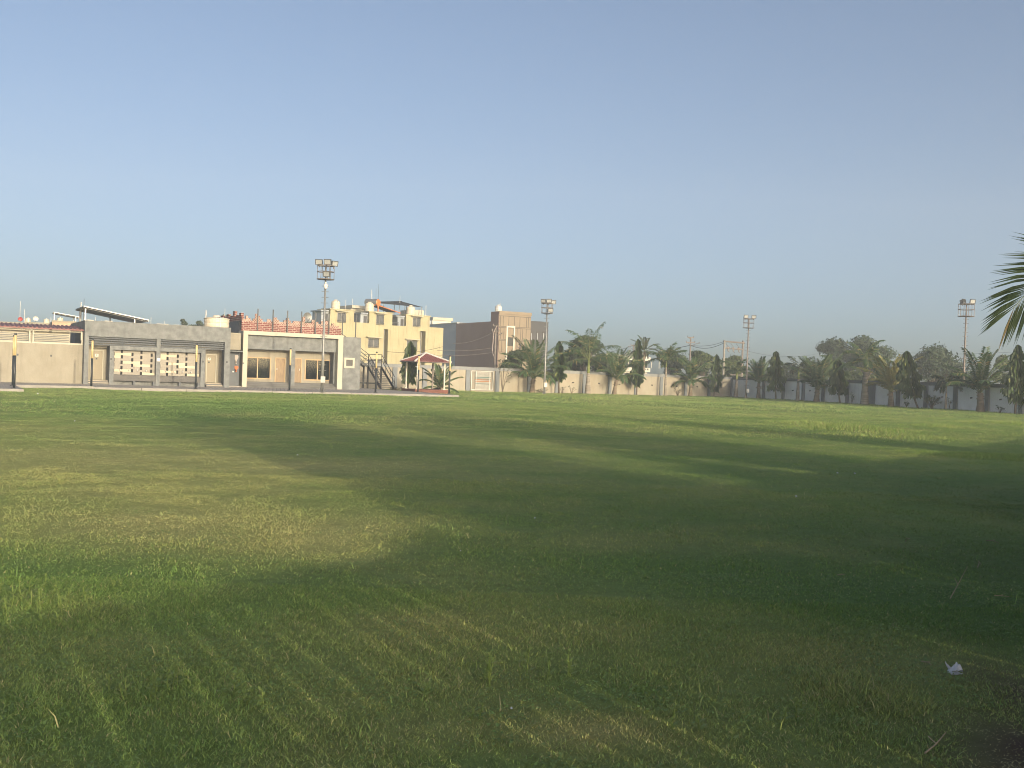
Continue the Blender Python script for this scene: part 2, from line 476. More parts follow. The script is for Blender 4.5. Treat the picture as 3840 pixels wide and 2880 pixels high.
def royal(loc, label, th=3.0, *a_, bend=70, **k_):
    return royal_(loc, label, th, *a_, bend=bend, **k_)
def royal_(loc, label, th=3.0, shaft=1.2, L=2.8, nf=11, r0=.3, seed=0, mat='palm', group='palm trees along the boundary wall', name='royal_palm', plume=.5, leaf=.55, el0=84, el1=5, bend=70):
    r = random.Random(seed)
    root = palm_root(name, label, loc, group)
    MB().tube([(0, 0, -.1), (0, 0, .15), (0, 0, th * .35), (0, 0, th * .7), (0, 0, th)], [r0 * 1.12, r0, r0 * .86, r0 * .66, r0 * .5], 14).build('trunk', M['royaltrunk'], root, smooth=True)
    MB().tube([(0, 0, th), (0, 0, th + shaft * .15), (0, 0, th + shaft * .7), (0, 0, th + shaft)], [r0 * .5, r0 * .52, r0 * .36, r0 * .2], 12).build('crownshaft', M['shaft'], root, smooth=True)
    cr = MB()
    top = Vector((0, 0, th + shaft * .9))
    for k in range(nf):
        f = k / max(1, nf - 1)
        az = k * 2.39996 + r.uniform(-.3, .3)
        el = rad(el0 - (el0 - el1) * f ** .9) + r.uniform(-.1, .1)
        ll = L * r.uniform(.85, 1.1)
        frond(cr, rachis(top, az, el, ll, rad(bend) * r.uniform(.7, 1.25), 8, r.uniform(-.3, .3)), leaf, 44, .08, .9, .45, plume, 0, 1, .035, .2, rnd=r)
    cr.tube([top, top + Vector((.03, 0, L * .55))], [.03, .008], 5, 1)
    cr.build('crown', [M[mat], M['rib']], root)
    return root

def ashoka(loc, label, h=5.0, clear=1.0, w=.55, lean=(0, 0), seed=0, n=1500, mat='ashoka', group='drooping mast trees along the boundary wall', sparse=1.0, tcol='bark'):
    r = random.Random(seed)
    root = thing('mast_tree', label, 'tree', loc, 0, group)
    def ax(z):
        q = z / h; k = 1 - (1 - q) ** 2
        return Vector((lean[0] * k, lean[1] * k, z))
    MB().tube([ax(z) for z in (-.1, h * .2, h * .45, h * .7, h * .97)], [.09, .075, .06, .04, .012], 7).build('trunk', M[tcol], root, smooth=True)
    cr = MB()
    for i in range(int(n * sparse)):
        q = r.random() ** .85
        z = clear + (h - clear) * q
        prof = min(1, .55 + 1.6 * q) * (1 - q) ** .62 * 1.35
        R = w * min(1.0, prof) * (1 + .25 * math.sin(z * 7 + seed) + .2 * math.sin(z * 13 + 2 * math.sin(math.floor(z * 2.2) * 9.7 + seed)))
        a = r.uniform(0, 2 * math.pi); rr = R * (.35 + .65 * r.random() ** .6)
        c = ax(z) + Vector((math.cos(a) * rr, math.sin(a) * rr, 0))
        out = Vector((math.cos(a), math.sin(a), 0))
        d = (out * r.uniform(.1, .5) + Vector((r.uniform(-.25, .25), r.uniform(-.25, .25), -1))).normalized()
        ln = r.uniform(.25, .55); wd = ln * r.uniform(.17, .28)
        s = d.cross(Vector((math.cos(a + 1.2), math.sin(a + 1.2), .2))).normalized() * wd
        cr.add([c, c + d * ln * .45 + s, c + d * ln, c + d * ln * .45 - s], [(0, 1, 2), (0, 2, 3)])
    cr.build('crown', M[mat], root)
    return root

def broad_tree(loc, label, h, w, th, n=3500, ls=.3, mat='broad', seed=0, nl=14, group='broadleaf trees beyond the boundary wall', name='broadleaf_tree', flat=.6, cat='tree', trunk_r=.25):
    """trunk, limbs to each lobe, and loose leaf clumps on the lobes"""
    r = random.Random(seed)
    root = thing(name, label, cat, loc, 0, group)
    tb = MB()
    tb.tube([(0, 0, -.2), (0.05, 0, th * .6), (0, .05, th)], [trunk_r * 1.2, trunk_r, trunk_r * .85], 9)
    lobes = []
    cz = (h + th) / 2 + .1 * h; rz = (h - th) / 2 * 1.05
    for k in range(nl):
        a = r.uniform(0, 2 * math.pi); q = r.random() ** .6; e = r.uniform(-.65, 1.0)
        rr = w / 2 * q * math.sqrt(max(.05, 1 - (e * .92) ** 2))
        c = Vector((math.cos(a) * rr * .8, math.sin(a) * rr * .8, cz + e * rz * .72 - .1 * rz))
        lr = w * r.uniform(.13, .25)
        lobes.append((c, lr))
        tb.tube([(0, 0, th * r.uniform(.7, .98)), Vector((c.x * .5, c.y * .5, th + (c.z - th) * .45)), c], [trunk_r * .5, trunk_r * .3, trunk_r * .08], 5)
    tb.build('trunk', M['bark'], root, smooth=True)
    cr = MB()
    for i in range(n):
        c, lr = lobes[i % nl]
        z = r.uniform(-1, 1); a = r.uniform(0, 2 * math.pi); s_ = math.sqrt(1 - z * z)
        dr = Vector((s_ * math.cos(a), s_ * math.sin(a), z))
        q = c + Vector((dr.x, dr.y, dr.z * flat)) * lr * (.4 + .75 * r.random() ** .6 + (.35 * r.random() if r.random() < .15 else 0))
        nrm = (dr + Vector([r.uniform(-.8, .8) for _ in range(3)])).normalized()
        t1 = nrm.cross(Vector((r.uniform(-1, 1), r.uniform(-1, 1), r.uniform(-1, 1)))).normalized(); t2 = nrm.cross(t1)
        sz = ls * r.uniform(.5, 1.15)
        cr.add([q - t1 * sz, q + t2 * sz * .42, q + t1 * sz, q - t2 * sz * .42], [(0, 1, 2, 3)])
    cr.build('crown', M[mat], root)
    return root

def rosette_shrub(loc, label, h=1.0, w=.8, stems=5, leaves=9, ll=.3, mat='broad', seed=0, name='shrub', group='small shrubs along the boundary wall', cat='shrub', lw=.3, bare=False):
    r = random.Random(seed)
    root = thing(name, label, cat, loc, 0, group)
    st = MB(); lf = MB()
    for k in range(stems):
        a = k * 2.4 + r.uniform(-.4, .4); q = r.uniform(.3, 1)
        tip = Vector((math.cos(a) * w / 2 * q, math.sin(a) * w / 2 * q, h * r.uniform(.6, 1) * (1.1 - .3 * q)))
        st.tube([(0, 0, -.05), (tip.x * .35, tip.y * .35, tip.z * .55), tip], [.025 if not bare else .03, .018, .01], 5)
        for i in range(leaves):
            b = r.uniform(0, 2 * math.pi); e = r.uniform(-.35, .8)
            p = tip - Vector((tip.x * .3, tip.y * .3, tip.z * .4)) * (r.random() ** 2 if not bare else r.random() * .3)
            d = Vector((math.cos(b) * math.cos(e), math.sin(b) * math.cos(e), math.sin(e)))
            s = d.cross(Vector((0, 0, 1))).normalized() * ll * lw * .5; ln = ll * r.uniform(.6, 1.1)
            lf.add([p, p + d * ln * .5 + s, p + d * ln + Vector((0, 0, -.12 * ln)), p + d * ln * .5 - s], [(0, 1, 2), (0, 2, 3)])
    st.build('stem', M['bark'], root); lf.build('foliage', M[mat], root)
    return root

# ================================================================== SETTING
# ---- noise on the plane (numpy)
def _hash(ix, iy, sd):
    h = (ix.astype(np.int64) * 374761393 + iy.astype(np.int64) * 668265263 + sd * 974634777) & 0x7fffffff
    h = ((h ^ (h >> 13)) * 1274126177) & 0x7fffffff
    return ((h ^ (h >> 16)) & 0xffff) / 65535.0
def vnoise(x, y, sc, sd=0):
    x = x / sc; y = y / sc
    ix = np.floor(x); iy = np.floor(y); fx = x - ix; fy = y - iy
    fx = fx * fx * (3 - 2 * fx); fy = fy * fy * (3 - 2 * fy)
    a = _hash(ix, iy, sd); b = _hash(ix + 1, iy, sd); c = _hash(ix, iy + 1, sd); d = _hash(ix + 1, iy + 1, sd)
    return (a * (1 - fx) + b * fx) * (1 - fy) + (c * (1 - fx) + d * fx) * fy
def fbm(x, y, sc, sd=0, o=4):
    v = 0; a = .5
    for k in range(o):
        v = v + a * vnoise(x, y, sc / 2 ** k, sd + k * 17); a *= .55
    return v / (1 - .55 ** o) * .45 / .5

def gz(x, y):
    f = np.clip((np.hypot(x, y) - 2) / 20, .35, 1.0)
    return f * (.10 * (fbm(x, y, 5.0, 3, 3) - .5) + .05 * (fbm(x, y * 1.0, 1.3, 9, 3) - .5)) * 1.15
def gz1(x, y): return float(gz(np.array([float(x)]), np.array([float(y)]))[0])

# dry, lush and bare patches where the photograph has them: (px, py, radius along x, radius along y, amount)
def gp(px, py): g = ground(px, py); return g.x, g.y
DRY = [(*gp(120, 1720), 4.5, 5.5, .75), (*gp(500, 1740), 2.6, 3.0, .45), (*gp(120, 1600), 4, 5, .5), (*gp(760, 1830), 2.0, 2.2, .5), (*gp(900, 1960), 1.8, 1.5, .75), (*gp(1250, 2020), 1.0, 1.3, .55), (*gp(250, 1960), 1.4, 1.4, .35),
       (*gp(1180, 1740), 2.2, 1.6, .5), (*gp(1500, 1740), 1.3, 1.0, .4), (*gp(1300, 1560), 5, 3, .25), (*gp(2280, 2035), .8, .7, .45), (*gp(2900, 2060), 1.2, .8, .35), (*gp(2150, 2720), .35, .25, .8),
       (*gp(2330, 2740), .3, .18, .5), (*gp(3350, 1760), 3, 2, .3), (*gp(1750, 2330), .5, .6, .35), (*gp(1500, 2380), .4, .5, .4), (*gp(3000, 2450), .7, .5, .3), (*gp(420, 2420), .25, .25, .5)]
LUSH = [(*gp(300, 2150), 1.6, .8, .3), (*gp(2350, 2110), .7, .5, .45), (*gp(2800, 2150), 1.0, .7, .2), (*gp(420, 1560), 6, 6, .4), (*gp(3000, 1780), 3, 3, .4), (*gp(3400, 2250), 1.6, 1.3, .6), (*gp(700, 1520), 8, 6, .4)]
BARE = [(*gp(3830, 2800), .22, .38, 1.4), (*gp(3900, 2600), .3, .6, .9), (*gp(3860, 2900), .3, .4, 1.2)]
TALL = [(*gp(3220, 1612), 1.9, 1.6, .26), (*gp(3520, 1600), 1.2, 1.2, .2), (*gp(3780, 1590), 2.5, 1.2, .2), (*gp(1900, 1497), 2.0, 1.6, .2), (*gp(3350, 1636), 2.5, 1.2, .08), (*gp(2960, 1520), 6, 2.0, .16), (*gp(2400, 1503), 8, 2.5, .12),
        (*gp(3750, 1710), 2.5, 1.5, .08), (*gp(3170, 2560), .4, .3, .035), (*gp(3300, 2640), .35, .25, .04), (*gp(1880, 2520), .4, .3, .02), (*gp(3050, 1590), 2.0, 1.5, .14), (*gp(2600, 2640), .4, .3, .02)]
def blobs(x, y, L):
    v = np.zeros_like(x)
    for bx, by, rx, ry, a in L: v = v + a * np.exp(-((x - bx) / rx) ** 2 - ((y - by) / ry) ** 2)
    return v
def dryness(x, y):
    d = .10 + .62 * (fbm(x, y, 3.2, 21, 4) - .45) + .55 * (fbm(x, y, .7, 31, 3) - .5) + .25 * (fbm(x, y, 11, 5, 2) - .5)
    return np.clip(d + .68 * blobs(x, y, DRY) - .6 * blobs(x, y, LUSH), 0, 1)
G_LUSH = np.array([.130, .235, .054]); G_MID = np.array([.178, .265, .070]); G_DRY = np.array([.37, .365, .135]); SOIL = np.array([.085, .062, .045])
def turf(x, y):
    d = dryness(x, y)[:, None]
    l = np.clip(blobs(x, y, LUSH) + .8 * (fbm(x, y, 4.5, 77, 3) - .42), 0, 1)[:, None]
    g = G_MID * (1 - l) + G_LUSH * l
    return g * (1 - d) + G_DRY * d * 1.1

# ---- the frames everything is laid out on
A2 = at(312, 1440, 65.5); FA = Frame(A2.x, A2.y, 29)              # grey wash block and cream outbuilding
B3 = at(907, 1450, 73.3); FB = Frame(B3.x, B3.y, 28)              # white-framed building
W0 = at(1750, 1440, 93.5); FW1 = Frame(W0.x, W0.y, 28)            # boundary wall behind the gazebo
c2 = FW1.x(1872); P2 = FW1.w(c2)
PC = at(2745, 1440, 117.0)
FW2 = Frame(P2.x, P2.y, math.degrees(math.atan2(PC.y - P2.y, PC.x - P2.x)))
L2 = math.hypot(PC.y - P2.y, PC.x - P2.x)
PR = at(3830, 1440, 78.1)
FWR = Frame(PC.x, PC.y, math.degrees(math.atan2(PR.y - PC.y, PR.x - PC.x)))
LR = math.hypot(PR.y - PC.y, PR.x - PC.x)
FP = Frame(-24.1, 50.5, 29)                                       # paved apron
FENCE = Frame(1.38, -1.19, 53.9)                                    # fence at the camera's right shoulder

# ---- ground: one sheet to the horizon, fine in the field
def axis(a, b, step, far, k=1.35):
    c = list(np.arange(a, b + 1e-6, step)); s = step
    lo = []; q = a
    while q > -far: s *= k; q -= s; lo.append(q)
    hi = []; q = c[-1]; s = step
    while q < far: s *= k; q += s; hi.append(q)
    return np.array(lo[::-1] + c + hi)
gx = axis(-42, 46, .42, 1500); gy = axis(-6, 118, .42, 1500)
XX, YY = np.meshgrid(gx, gy); ZZ = gz(XX.ravel(), YY.ravel())
nx, ny = len(gx), len(gy)
V = np.column_stack([XX.ravel(), YY.ravel(), ZZ])
idx = np.arange(nx * ny).reshape(ny, nx)
Q = np.stack([idx[:-1, :-1], idx[:-1, 1:], idx[1:, 1:], idx[1:, :-1]], -1).reshape(-1, 4)
gc = turf(V[:, 0], V[:, 1])
bare = np.clip(blobs(V[:, 0], V[:, 1], BARE), 0, 1)[:, None]
# beside the boundary walls the turf stops at a strip of bare earth
gc = gc * .92 * (1 - bare) + np.array([.10, .065, .05]) * bare
g_ = np_mesh('ground', V, Q.ravel(), np.arange(0, Q.size, 4), [M['soil']], gc, smooth=True)
tag(g_, kind='structure')

# ---- paved apron in front of the buildings
pl = [(-40, 0), (0, 0), (0, 7.6), (27.6, 7.6), (27.6, 17.5), (26.5, 30), (-40, 30)]
mb = MB()
n = len(pl)
mb.add([(x, y, -.15) for x, y in pl] + [(x, y, PAV) for x, y in pl], [tuple(range(n, 2 * n))] + [(i, (i + 1) % n, n + (i + 1) % n, n + i) for i in range(n)])
o = mb.build('pavement', M['paver']); o.location = FP.o; o.rotation_euler.z = FP.a; tag(o, kind='structure')
mb = MB()
mb.box(-40, .0, -.14, .10, -.1, PAV + .02); mb.box(-.14, .10, .10, 7.5, -.1, PAV + .02)
mb.box(.10, 4.2, 7.46, 7.62, -.1, PAV + .05)
for k in range(9): mb.box(4.22 + k * 2.6, 4.22 + (k + 1) * 2.6 - .02, 7.47, 7.62, -.1, PAV + .012 + .012 * (k % 2))
mb.box(27.5, 27.66, 7.62, 17.5, -.1, PAV + .02)
o = mb.build('kerb', M['kerb'], bevel=.02); o.location = FP.o; o.rotation_euler.z = FP.a; tag(o, kind='structure')

def in_apron(x, y):
    dx = x - FP.o.x; dy = y - FP.o.y
    u = dx * FP.u.x + dy * FP.u.y; v = dx * FP.v.x + dy * FP.v.y
    return ((u < 0.1) & (v > -.16)) | ((u < 27.7) & (v > 7.44))
def behind(fr, x, y, off=.05, lo=-1e9, hi=1e9):
    dx = x - fr.o.x; dy = y - fr.o.y
    u = dx * fr.u.x + dy * fr.u.y; v = dx * fr.v.x + dy * fr.v.y
    return (v > -off) & (u > lo) & (u < hi)

# ---- boundary walls
def boundary(fr, name, label, s0, s1, piers, H=2.19, gate=None, panel='wallpanel', pw=.42, cop='coping', pierm='pier', pipes=True, seed=1):
    root = fthing(name, label, 'wall', fr)
    holes = [gate] if gate else []
    MB().wall(s0, s1, 0, .16, -.2, H - .24, holes).build('wall', M[panel], root)
    MB().box(s0, s1, -.05, .21, H - .24, H).build('coping', M[cop], root)
    MB().box(s0, s1, -.09, .25, H, H + .05).build('cap', M[cop], root)
    for p in piers:
        MB().box(p - pw / 2, p + pw / 2, -.13, .28, -.2, H - .243).build('pier', M[pierm], root)
    r = random.Random(seed)
    if pipes:
        ps = sorted(piers)
        for a, b in zip(ps, ps[1:]):
            c = a + (b - a) * r.uniform(.35, .65); z = 1.05 + r.uniform(-.05, .05)
            if gate and gate[0] - .3 < c < gate[1] + .3: continue
            MB().tube([(c, -.16, z - .02), (c, .02, z)], .055, 7).build('drain_pipe', M['black'], root)
    return root
g0, g1 = FW1.x(1764, 1430), FW1.x(1852, 1430)
w1 = boundary(FW1, 'boundary_wall', 'cream boundary wall behind the gazebo and steel stairs, with a slatted gate in it', -24, c2 + .1, [-22, -18.5, -15, FW1.x(1480), FW1.x(1592), FW1.x(1757, 1430) - .1, FW1.x(1861, 1430) + .05], gate=(g0, g1, .1, 1.95), seed=4)
w2 = boundary(FW2, 'boundary_wall', 'sunlit cream boundary wall with grey piers behind the row of palms', .0, L2 + .1, [FW2.x(p, 1440) for p in (1982, 2086, 2189, 2285, 2383, 2478, 2570, 2658, 2743)], seed=5)
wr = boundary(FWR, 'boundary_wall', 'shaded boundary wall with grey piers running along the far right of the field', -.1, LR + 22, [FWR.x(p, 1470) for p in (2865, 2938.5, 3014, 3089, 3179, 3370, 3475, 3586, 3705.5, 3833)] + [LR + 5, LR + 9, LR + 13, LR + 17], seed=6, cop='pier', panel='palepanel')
px_ = FWR.x(3266, 1470)
MB().box(px_ - .62, px_ + .62, -.16, .3, -.2, 1.945).build('pier', M['pier'], wr)

# gate with horizontal rods
gt = thing('gate', 'white steel gate of horizontal coloured rods set into the boundary wall', 'gate', FW1.w(0, 0), FW1.a)
fm = MB()
gw = g1 - g0
fm.box(g0 + .06, g0 + .12, -.02, .05, .14, 1.9); fm.box(g1 - .12, g1 - .06, -.02, .05, .14, 1.9)
fm.box(g0 + .12, g1 - .12, -.02, .05, .14, .2); fm.box(g0 + .12, g1 - .12, -.02, .05, 1.84, 1.9)
for q in (.22, .8): fm.box(g0 + gw * q, g0 + gw * q + .05, -.05, -.01, .2, 1.84)
fm.build('frame', M['whitetrim'], gt)
cols = ['tile_a', 'whitetrim', 'tile_b', 'whitetrim']
rods = [MB(), MB(), MB()]
for k in range(21):
    z = .26 + k * .075
    rods[1 if k in (9, 11) else 2 if k in (6, 12, 14) else 0].tube([(g0 + gw * .2, .0, z), (g0 + gw * .86, .0, z)], .02, 5)
rods[0].build('rod_panel', M['whitetrim'], gt); rods[1].build('rod_panel', M['orange'], gt, label='orange rods'); rods[2].build('rod_panel', paint('teal_enamel', (.1, .35, .33), None, 4, .5), gt, label='teal rods')
MB().box(g0, g1, .10, .16, .1, 1.95).build('backing_sheet', M['tile_b'], gt)

# ---- off to the camera's right: fence whose shade lies on the near grass
fr = fthing('fence', 'tall grey board fence with narrow gaps, close on the right and out of view', 'fence', FENCE)
bd = MB(); x = -5.0; rr = random.Random(3)
while x < 9.0:
    w = .215 + rr.uniform(-.012, .012)
    bd.box(x, x + w, 0, .03, .02, 1.62 + rr.uniform(-.012, .012)); x += w + rr.choice([.036, .042, .048, .054, .06])
bd.build('board', M['pier'], fr)
rl = MB()
for z in (.3, .95, 1.5): rl.box(-5, 9, .03, .08, z, z + .07)
for k in range(6): rl.box(-5 + k * 2.76, -4.9 + k * 2.76, .08, .18, -.2, 1.58)
rl.build('rail', M['pier'], fr)
boundary(FENCE, 'boundary_wall', 'boundary wall close on the right of the lawn, beyond the board fence and outside the picture', 9.1, 47, [9.4 + 3.9 * k for k in range(10)], pipes=False, cop='pier', H=1.62)

# ================================================================== BUILDINGS
# ---- cream outbuilding with red roof, far left
t = fthing('outbuilding', 'low cream outbuilding with louvred upper openings under a red tiled roof at far left', 'building', FA)
dW = .75
zs = 2.62; ze = FA.z(180, 1235, dW)
xr = FA.x(309, 1380, dW); xl = -16
MB().box(xl, xr, dW, dW + .2, -.1, zs).build('wall', M['cream'], t)
zl0 = zs + .02; zl1 = FA.z(60, 1231, dW)
bay = [(xl, -9.6), (-9.45, FA.x(118, 1260, dW) - .06), (FA.x(118, 1260, dW) + .06, xr - .02)]
for a, b in bay:
    fm = MB()
    fm.box(a, b, dW + .02, dW + .12, zs, zs + .09); fm.box(a, b, dW + .02, dW + .12, zl1 - .09, zl1)
    fm.box(a, a + .09, dW + .02, dW + .12, zs + .09, zl1 - .09); fm.box(b - .09, b, dW + .02, dW + .12, zs + .09, zl1 - .09)
    w = fm.build('window', M['ivory'], t)
    lv = MB()
    for k in range(5):
        z = zs + .13 + k * .105
        lv.box(a + .1, b - .1 - (.72 if b > xr - .1 else 0), dW + .05, dW + .08, z, z + .036)
    lv.build('louvre', M['cement_dark'], w)
# inner space lit cream, back wall and side
MB().box(xl, xr - .75, dW + .62, dW + .72, -.1, zl1 - .1).build('back_wall', M['ivory'], t)
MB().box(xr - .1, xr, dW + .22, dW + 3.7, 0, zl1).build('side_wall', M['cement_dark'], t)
rf = MB()
z0, z1 = zl1 + .02, zl1 + .34
rf.hexa([(xl, dW - .35, z0), (xr + .25, dW - .35, z0), (xr + .05, dW + 3.9, z1), (xl, dW + 3.9, z1)], [(xl, dW - .35, z0 + .07), (xr + .25, dW - .35, z0 + .07), (xr + .05, dW + 3.9, z1 + .07), (xl, dW + 3.9, z1 + .07)])
x = xl
while x < xr:
    rf.tube([(x, dW - .36, z0 + .07), (x, dW + 3.9, z1 + .08)], .06, 6); x += .26
rf.build('roof', M['redroof'], t)
for px, py in ((66, 1330), (191.5, 1334)):
    x, z = FA.p(px, py, dW)
    MB().box(x - .05, x + .05, dW - .03, dW + .01, z - .06, z + .06).build('wall_light', M['black'], t)
MB().tube([(xr - .12, dW - .04, zs + .3), (xr - .12, dW - .05, zl1)], .045, 6).build('downpipe', M['offwhite'], t)

# ---- grey wash block
t = fthing('wash_block', 'grey cement wash block with tiled tap recesses and two cream doors', 'building', FA)
zT = 4.2; xR = FA.x(859.5, 1440)
xm0, xm1 = FA.x(587, 1300), FA.x(602.5, 1300)
xp0 = FA.x(333, 1300); xp1 = FA.x(843, 1300)
zS = 3.2
D = 1.55                                            # depth of the porch
mb = MB()
mb.box(0, xR, 0, .28, zS, zT)                        # parapet band
mb.box(0, xp0, .0, .28, 0, zS - .0); mb.box(xp1, xR, 0, .28, 0, zS); mb.box(xm0, xm1, 0, .28, 2.652, zS)
mb.box(0, .2, .28, 8.5, 0, zT); mb.box(xR - .2, xR, .28, 8.5, 0, zT); mb.box(.2, xR - .2, 8.3, 8.5, 0, zT)
mb.build('wall', M['cement'], t)
MB().box(.2, xR - .2, D, 8.3, 3.22, 3.4).build('roof', M['cement'], t)
xd = {}
for k, (pa, pb, sp) in enumerate(((333.5, 390, 1), (768, 814, 1))):
    xd[k] = (FA.x(pa, 1370, D) , FA.x(pb, 1370, D))
# cream rear wall of the porch
holes = [(xd[k][0] + .08, xd[k][1] - .05, .12, 2.36) for k in (0, 1)]
MB().wall(.2, xR - .2, D, D + .15, 0, 3.215, holes).build('porch_wall', M['cream'], t)
for k in (0, 1):
    a, b = xd[k][0] + .08, xd[k][1] - .05
    d_ = MB().box(a + .02, b - .02, D + .04, D + .09, .40, 2.345).build('door', M['cream_door'], t)
    fr_ = MB(); fr_.box(a, a + .06, D - .02, D + .03, .4, 2.36); fr_.box(b - .06, b, D - .02, D + .03, .4, 2.36); fr_.box(a + .06, b - .06, D - .02, D + .03, 2.3, 2.36)
    fr_.build('frame', M['ivory'], d_)
    px, py = ((363, 1332), (784.5, 1346))[k]
    x, z = FA.p(px, py, D)
    sg = MB(); sg.box(x - .1, x + .1, D + .0, D + .035, z - .09, z + .09, 0); sg.box(x - .035, x + .035, D - .006, D - .001, z - .03, z + .05, 1)
    sg.build('door_sign', [M['whiteplastic'], M['wood']], d_)
    px, py = ((362, 1345), (783.5, 1358.5))[k]
    x, z = FA.p(px, py, D)
    MB().box(x - .05, x + .05, D + .0, D + .035, z - .05, z + .05).build('handle', M['black'], d_)
    # dark side reveal and steps
    s0, s1 = (xp0 + .02, FA.x(410, 1430, .3) - .03) if k == 0 else (FA.x(770, 1440, .3) + .02, xp1 - .02)
    st = MB()
    for q in range(2): st.box(s0, s1, .12 + q * .33, D - .01, PAV - .02 + .0, PAV + .13 * (q + 1), 0)
    for q in range(2): st.box(s0 + .03, s1 - .03, .105 + q * .33, .155 + q * .33, PAV + .13 * (q + 1) - .05, PAV + .13 * (q + 1) + .004, 1)
    st.build('steps', [M['stone'], M['step_edge']], t)
# partition beside each door (pale inner frame stands in front)
xi0, xi1, xi2, xi3 = FA.x(410, 1390, -.03), FA.x(426.5, 1390, -.03), FA.x(752.5, 1400, -.03), FA.x(768.5, 1400, -.03)
zi0, zi1 = 2.40, 2.65
mb = MB()
mb.box(xi0, xi3, -.03, .5, zi0, zi1)
for a, b in ((xi0, xi1), (xm0, xm1), (xi2, xi3)): mb.box(a, b, -.03, .5, 0, zi0)
mb.build('inner_frame', M['cement'], t)
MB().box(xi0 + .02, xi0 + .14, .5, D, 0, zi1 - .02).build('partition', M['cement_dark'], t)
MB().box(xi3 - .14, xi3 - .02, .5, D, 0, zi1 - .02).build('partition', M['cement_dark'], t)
MB().box(xi0 + .14, xi3 - .14, .5, D, zi1 - .08, zi1 - .02).build('recess_roof', M['cement'], t)
for k, (a, b) in enumerate(((xi1, xm0), (xm1, xi2))):
    w_ = b - a; p0, p1 = (427, 587) if k == 0 else (601, 753)
    pn = MB(); zb, zt_ = .80, 2.4
    rows = 9; rh = (zt_ - zb) / rows
    fx = lambda q: a + w_ * (q - 527) / (1085 - 527)
    colA = [640, 900]; colB = [531, 780, 1038]
    bright = {1: (531, 770), 2: (531, 632), 4: (650, 890), 5: (790, 1028), 7: (531, 770), 8: (908, 1085)}
    for i in range(rows):
        z1_ = zt_ - i * rh; z0_ = z1_ - rh
        if i in bright:
            x0_, x1_ = bright[i]
            cells = [(527, x0_, 1), (x0_, x1_, 0), (x1_, 1085, 1)]
        else: cells = [(527, 1085, 1)]
        for c0, c1, m_ in cells:
            if c1 - c0 > 1: pn.box(fx(c0), fx(c1), .42, .5, z0_ + .006, z1_, m_)
        for c in (colA if i % 2 == 0 else colB):
            pn.box(max(a + .01, fx(c - 14)), min(b - .01, fx(c + 14)), .405, .425, z0_ - .02, z1_ + .02, 2)
    pn.build('tile_panel', [M['tile_a'], M['tile_b'], M['tile_dark']], t)
    ct = MB(); ct.box(a + .005, b - .005, .02, .42, .40, .77); ct.box(a + .005, b - .005, .0, .42, .77, .80)
    ct.build('counter', M['counter'], t)
    MB().box(a + w_ * .47, a + w_ * .52, .05, .4, 0, .395).build('counter_leg', M['cement_dark'], t)
    MB().box(b - .16, b - .01, .06, .4, 0, .395).build('counter_leg', M['cement_dark'], t)
    MB().box(a + .005, b - .005, .44, .5, 0, .42).build('plinth', M['cement'], t)
    for q in range(4):
        x = a + w_ * (.17 + .205 * q); z = 1.12
        tp = MB().tube([(x, .41, z), (x, .30, z), (x, .28, z - .08)], [.03, .03, .028], 6).build('tap', M['whiteplastic'], t)
# horizontal pipes of the sun screen
for a, b in ((xp0, xm0), (xm1, xp1)):
    sc = MB()
    for k in range(4): sc.tube([(a, .2, zS - .08 - k * .14), (b, .2, zS - .08 - k * .14)], .052, 8)
    c = a + (b - a) * (.5)
    sc.build('sun_screen', M['cement_dark'], t)
    MB().box(c - .06, c + .06, .235, .3, zS - .56, zS).build('screen_bracket', M['cement_dark'], t)
MB().box(FA.x(594.5, 1349) - .1, FA.x(594.5, 1349) + .1, -.055, -.032, FA.z(592, 1349) - .1, FA.z(592, 1349) + .1).build('switch_plate', M['whiteplastic'], t)
for px, py in ((417, 1346), (762, 1356), (850.5, 1358)):
    x, z = FA.p(px, py, -.03)
    MB().box(x - .06, x + .06, -.06 if px < 800 else -.03, -.031 if px < 800 else -.001, z - .06, z + .06).build('wall_light', M['black'], t)

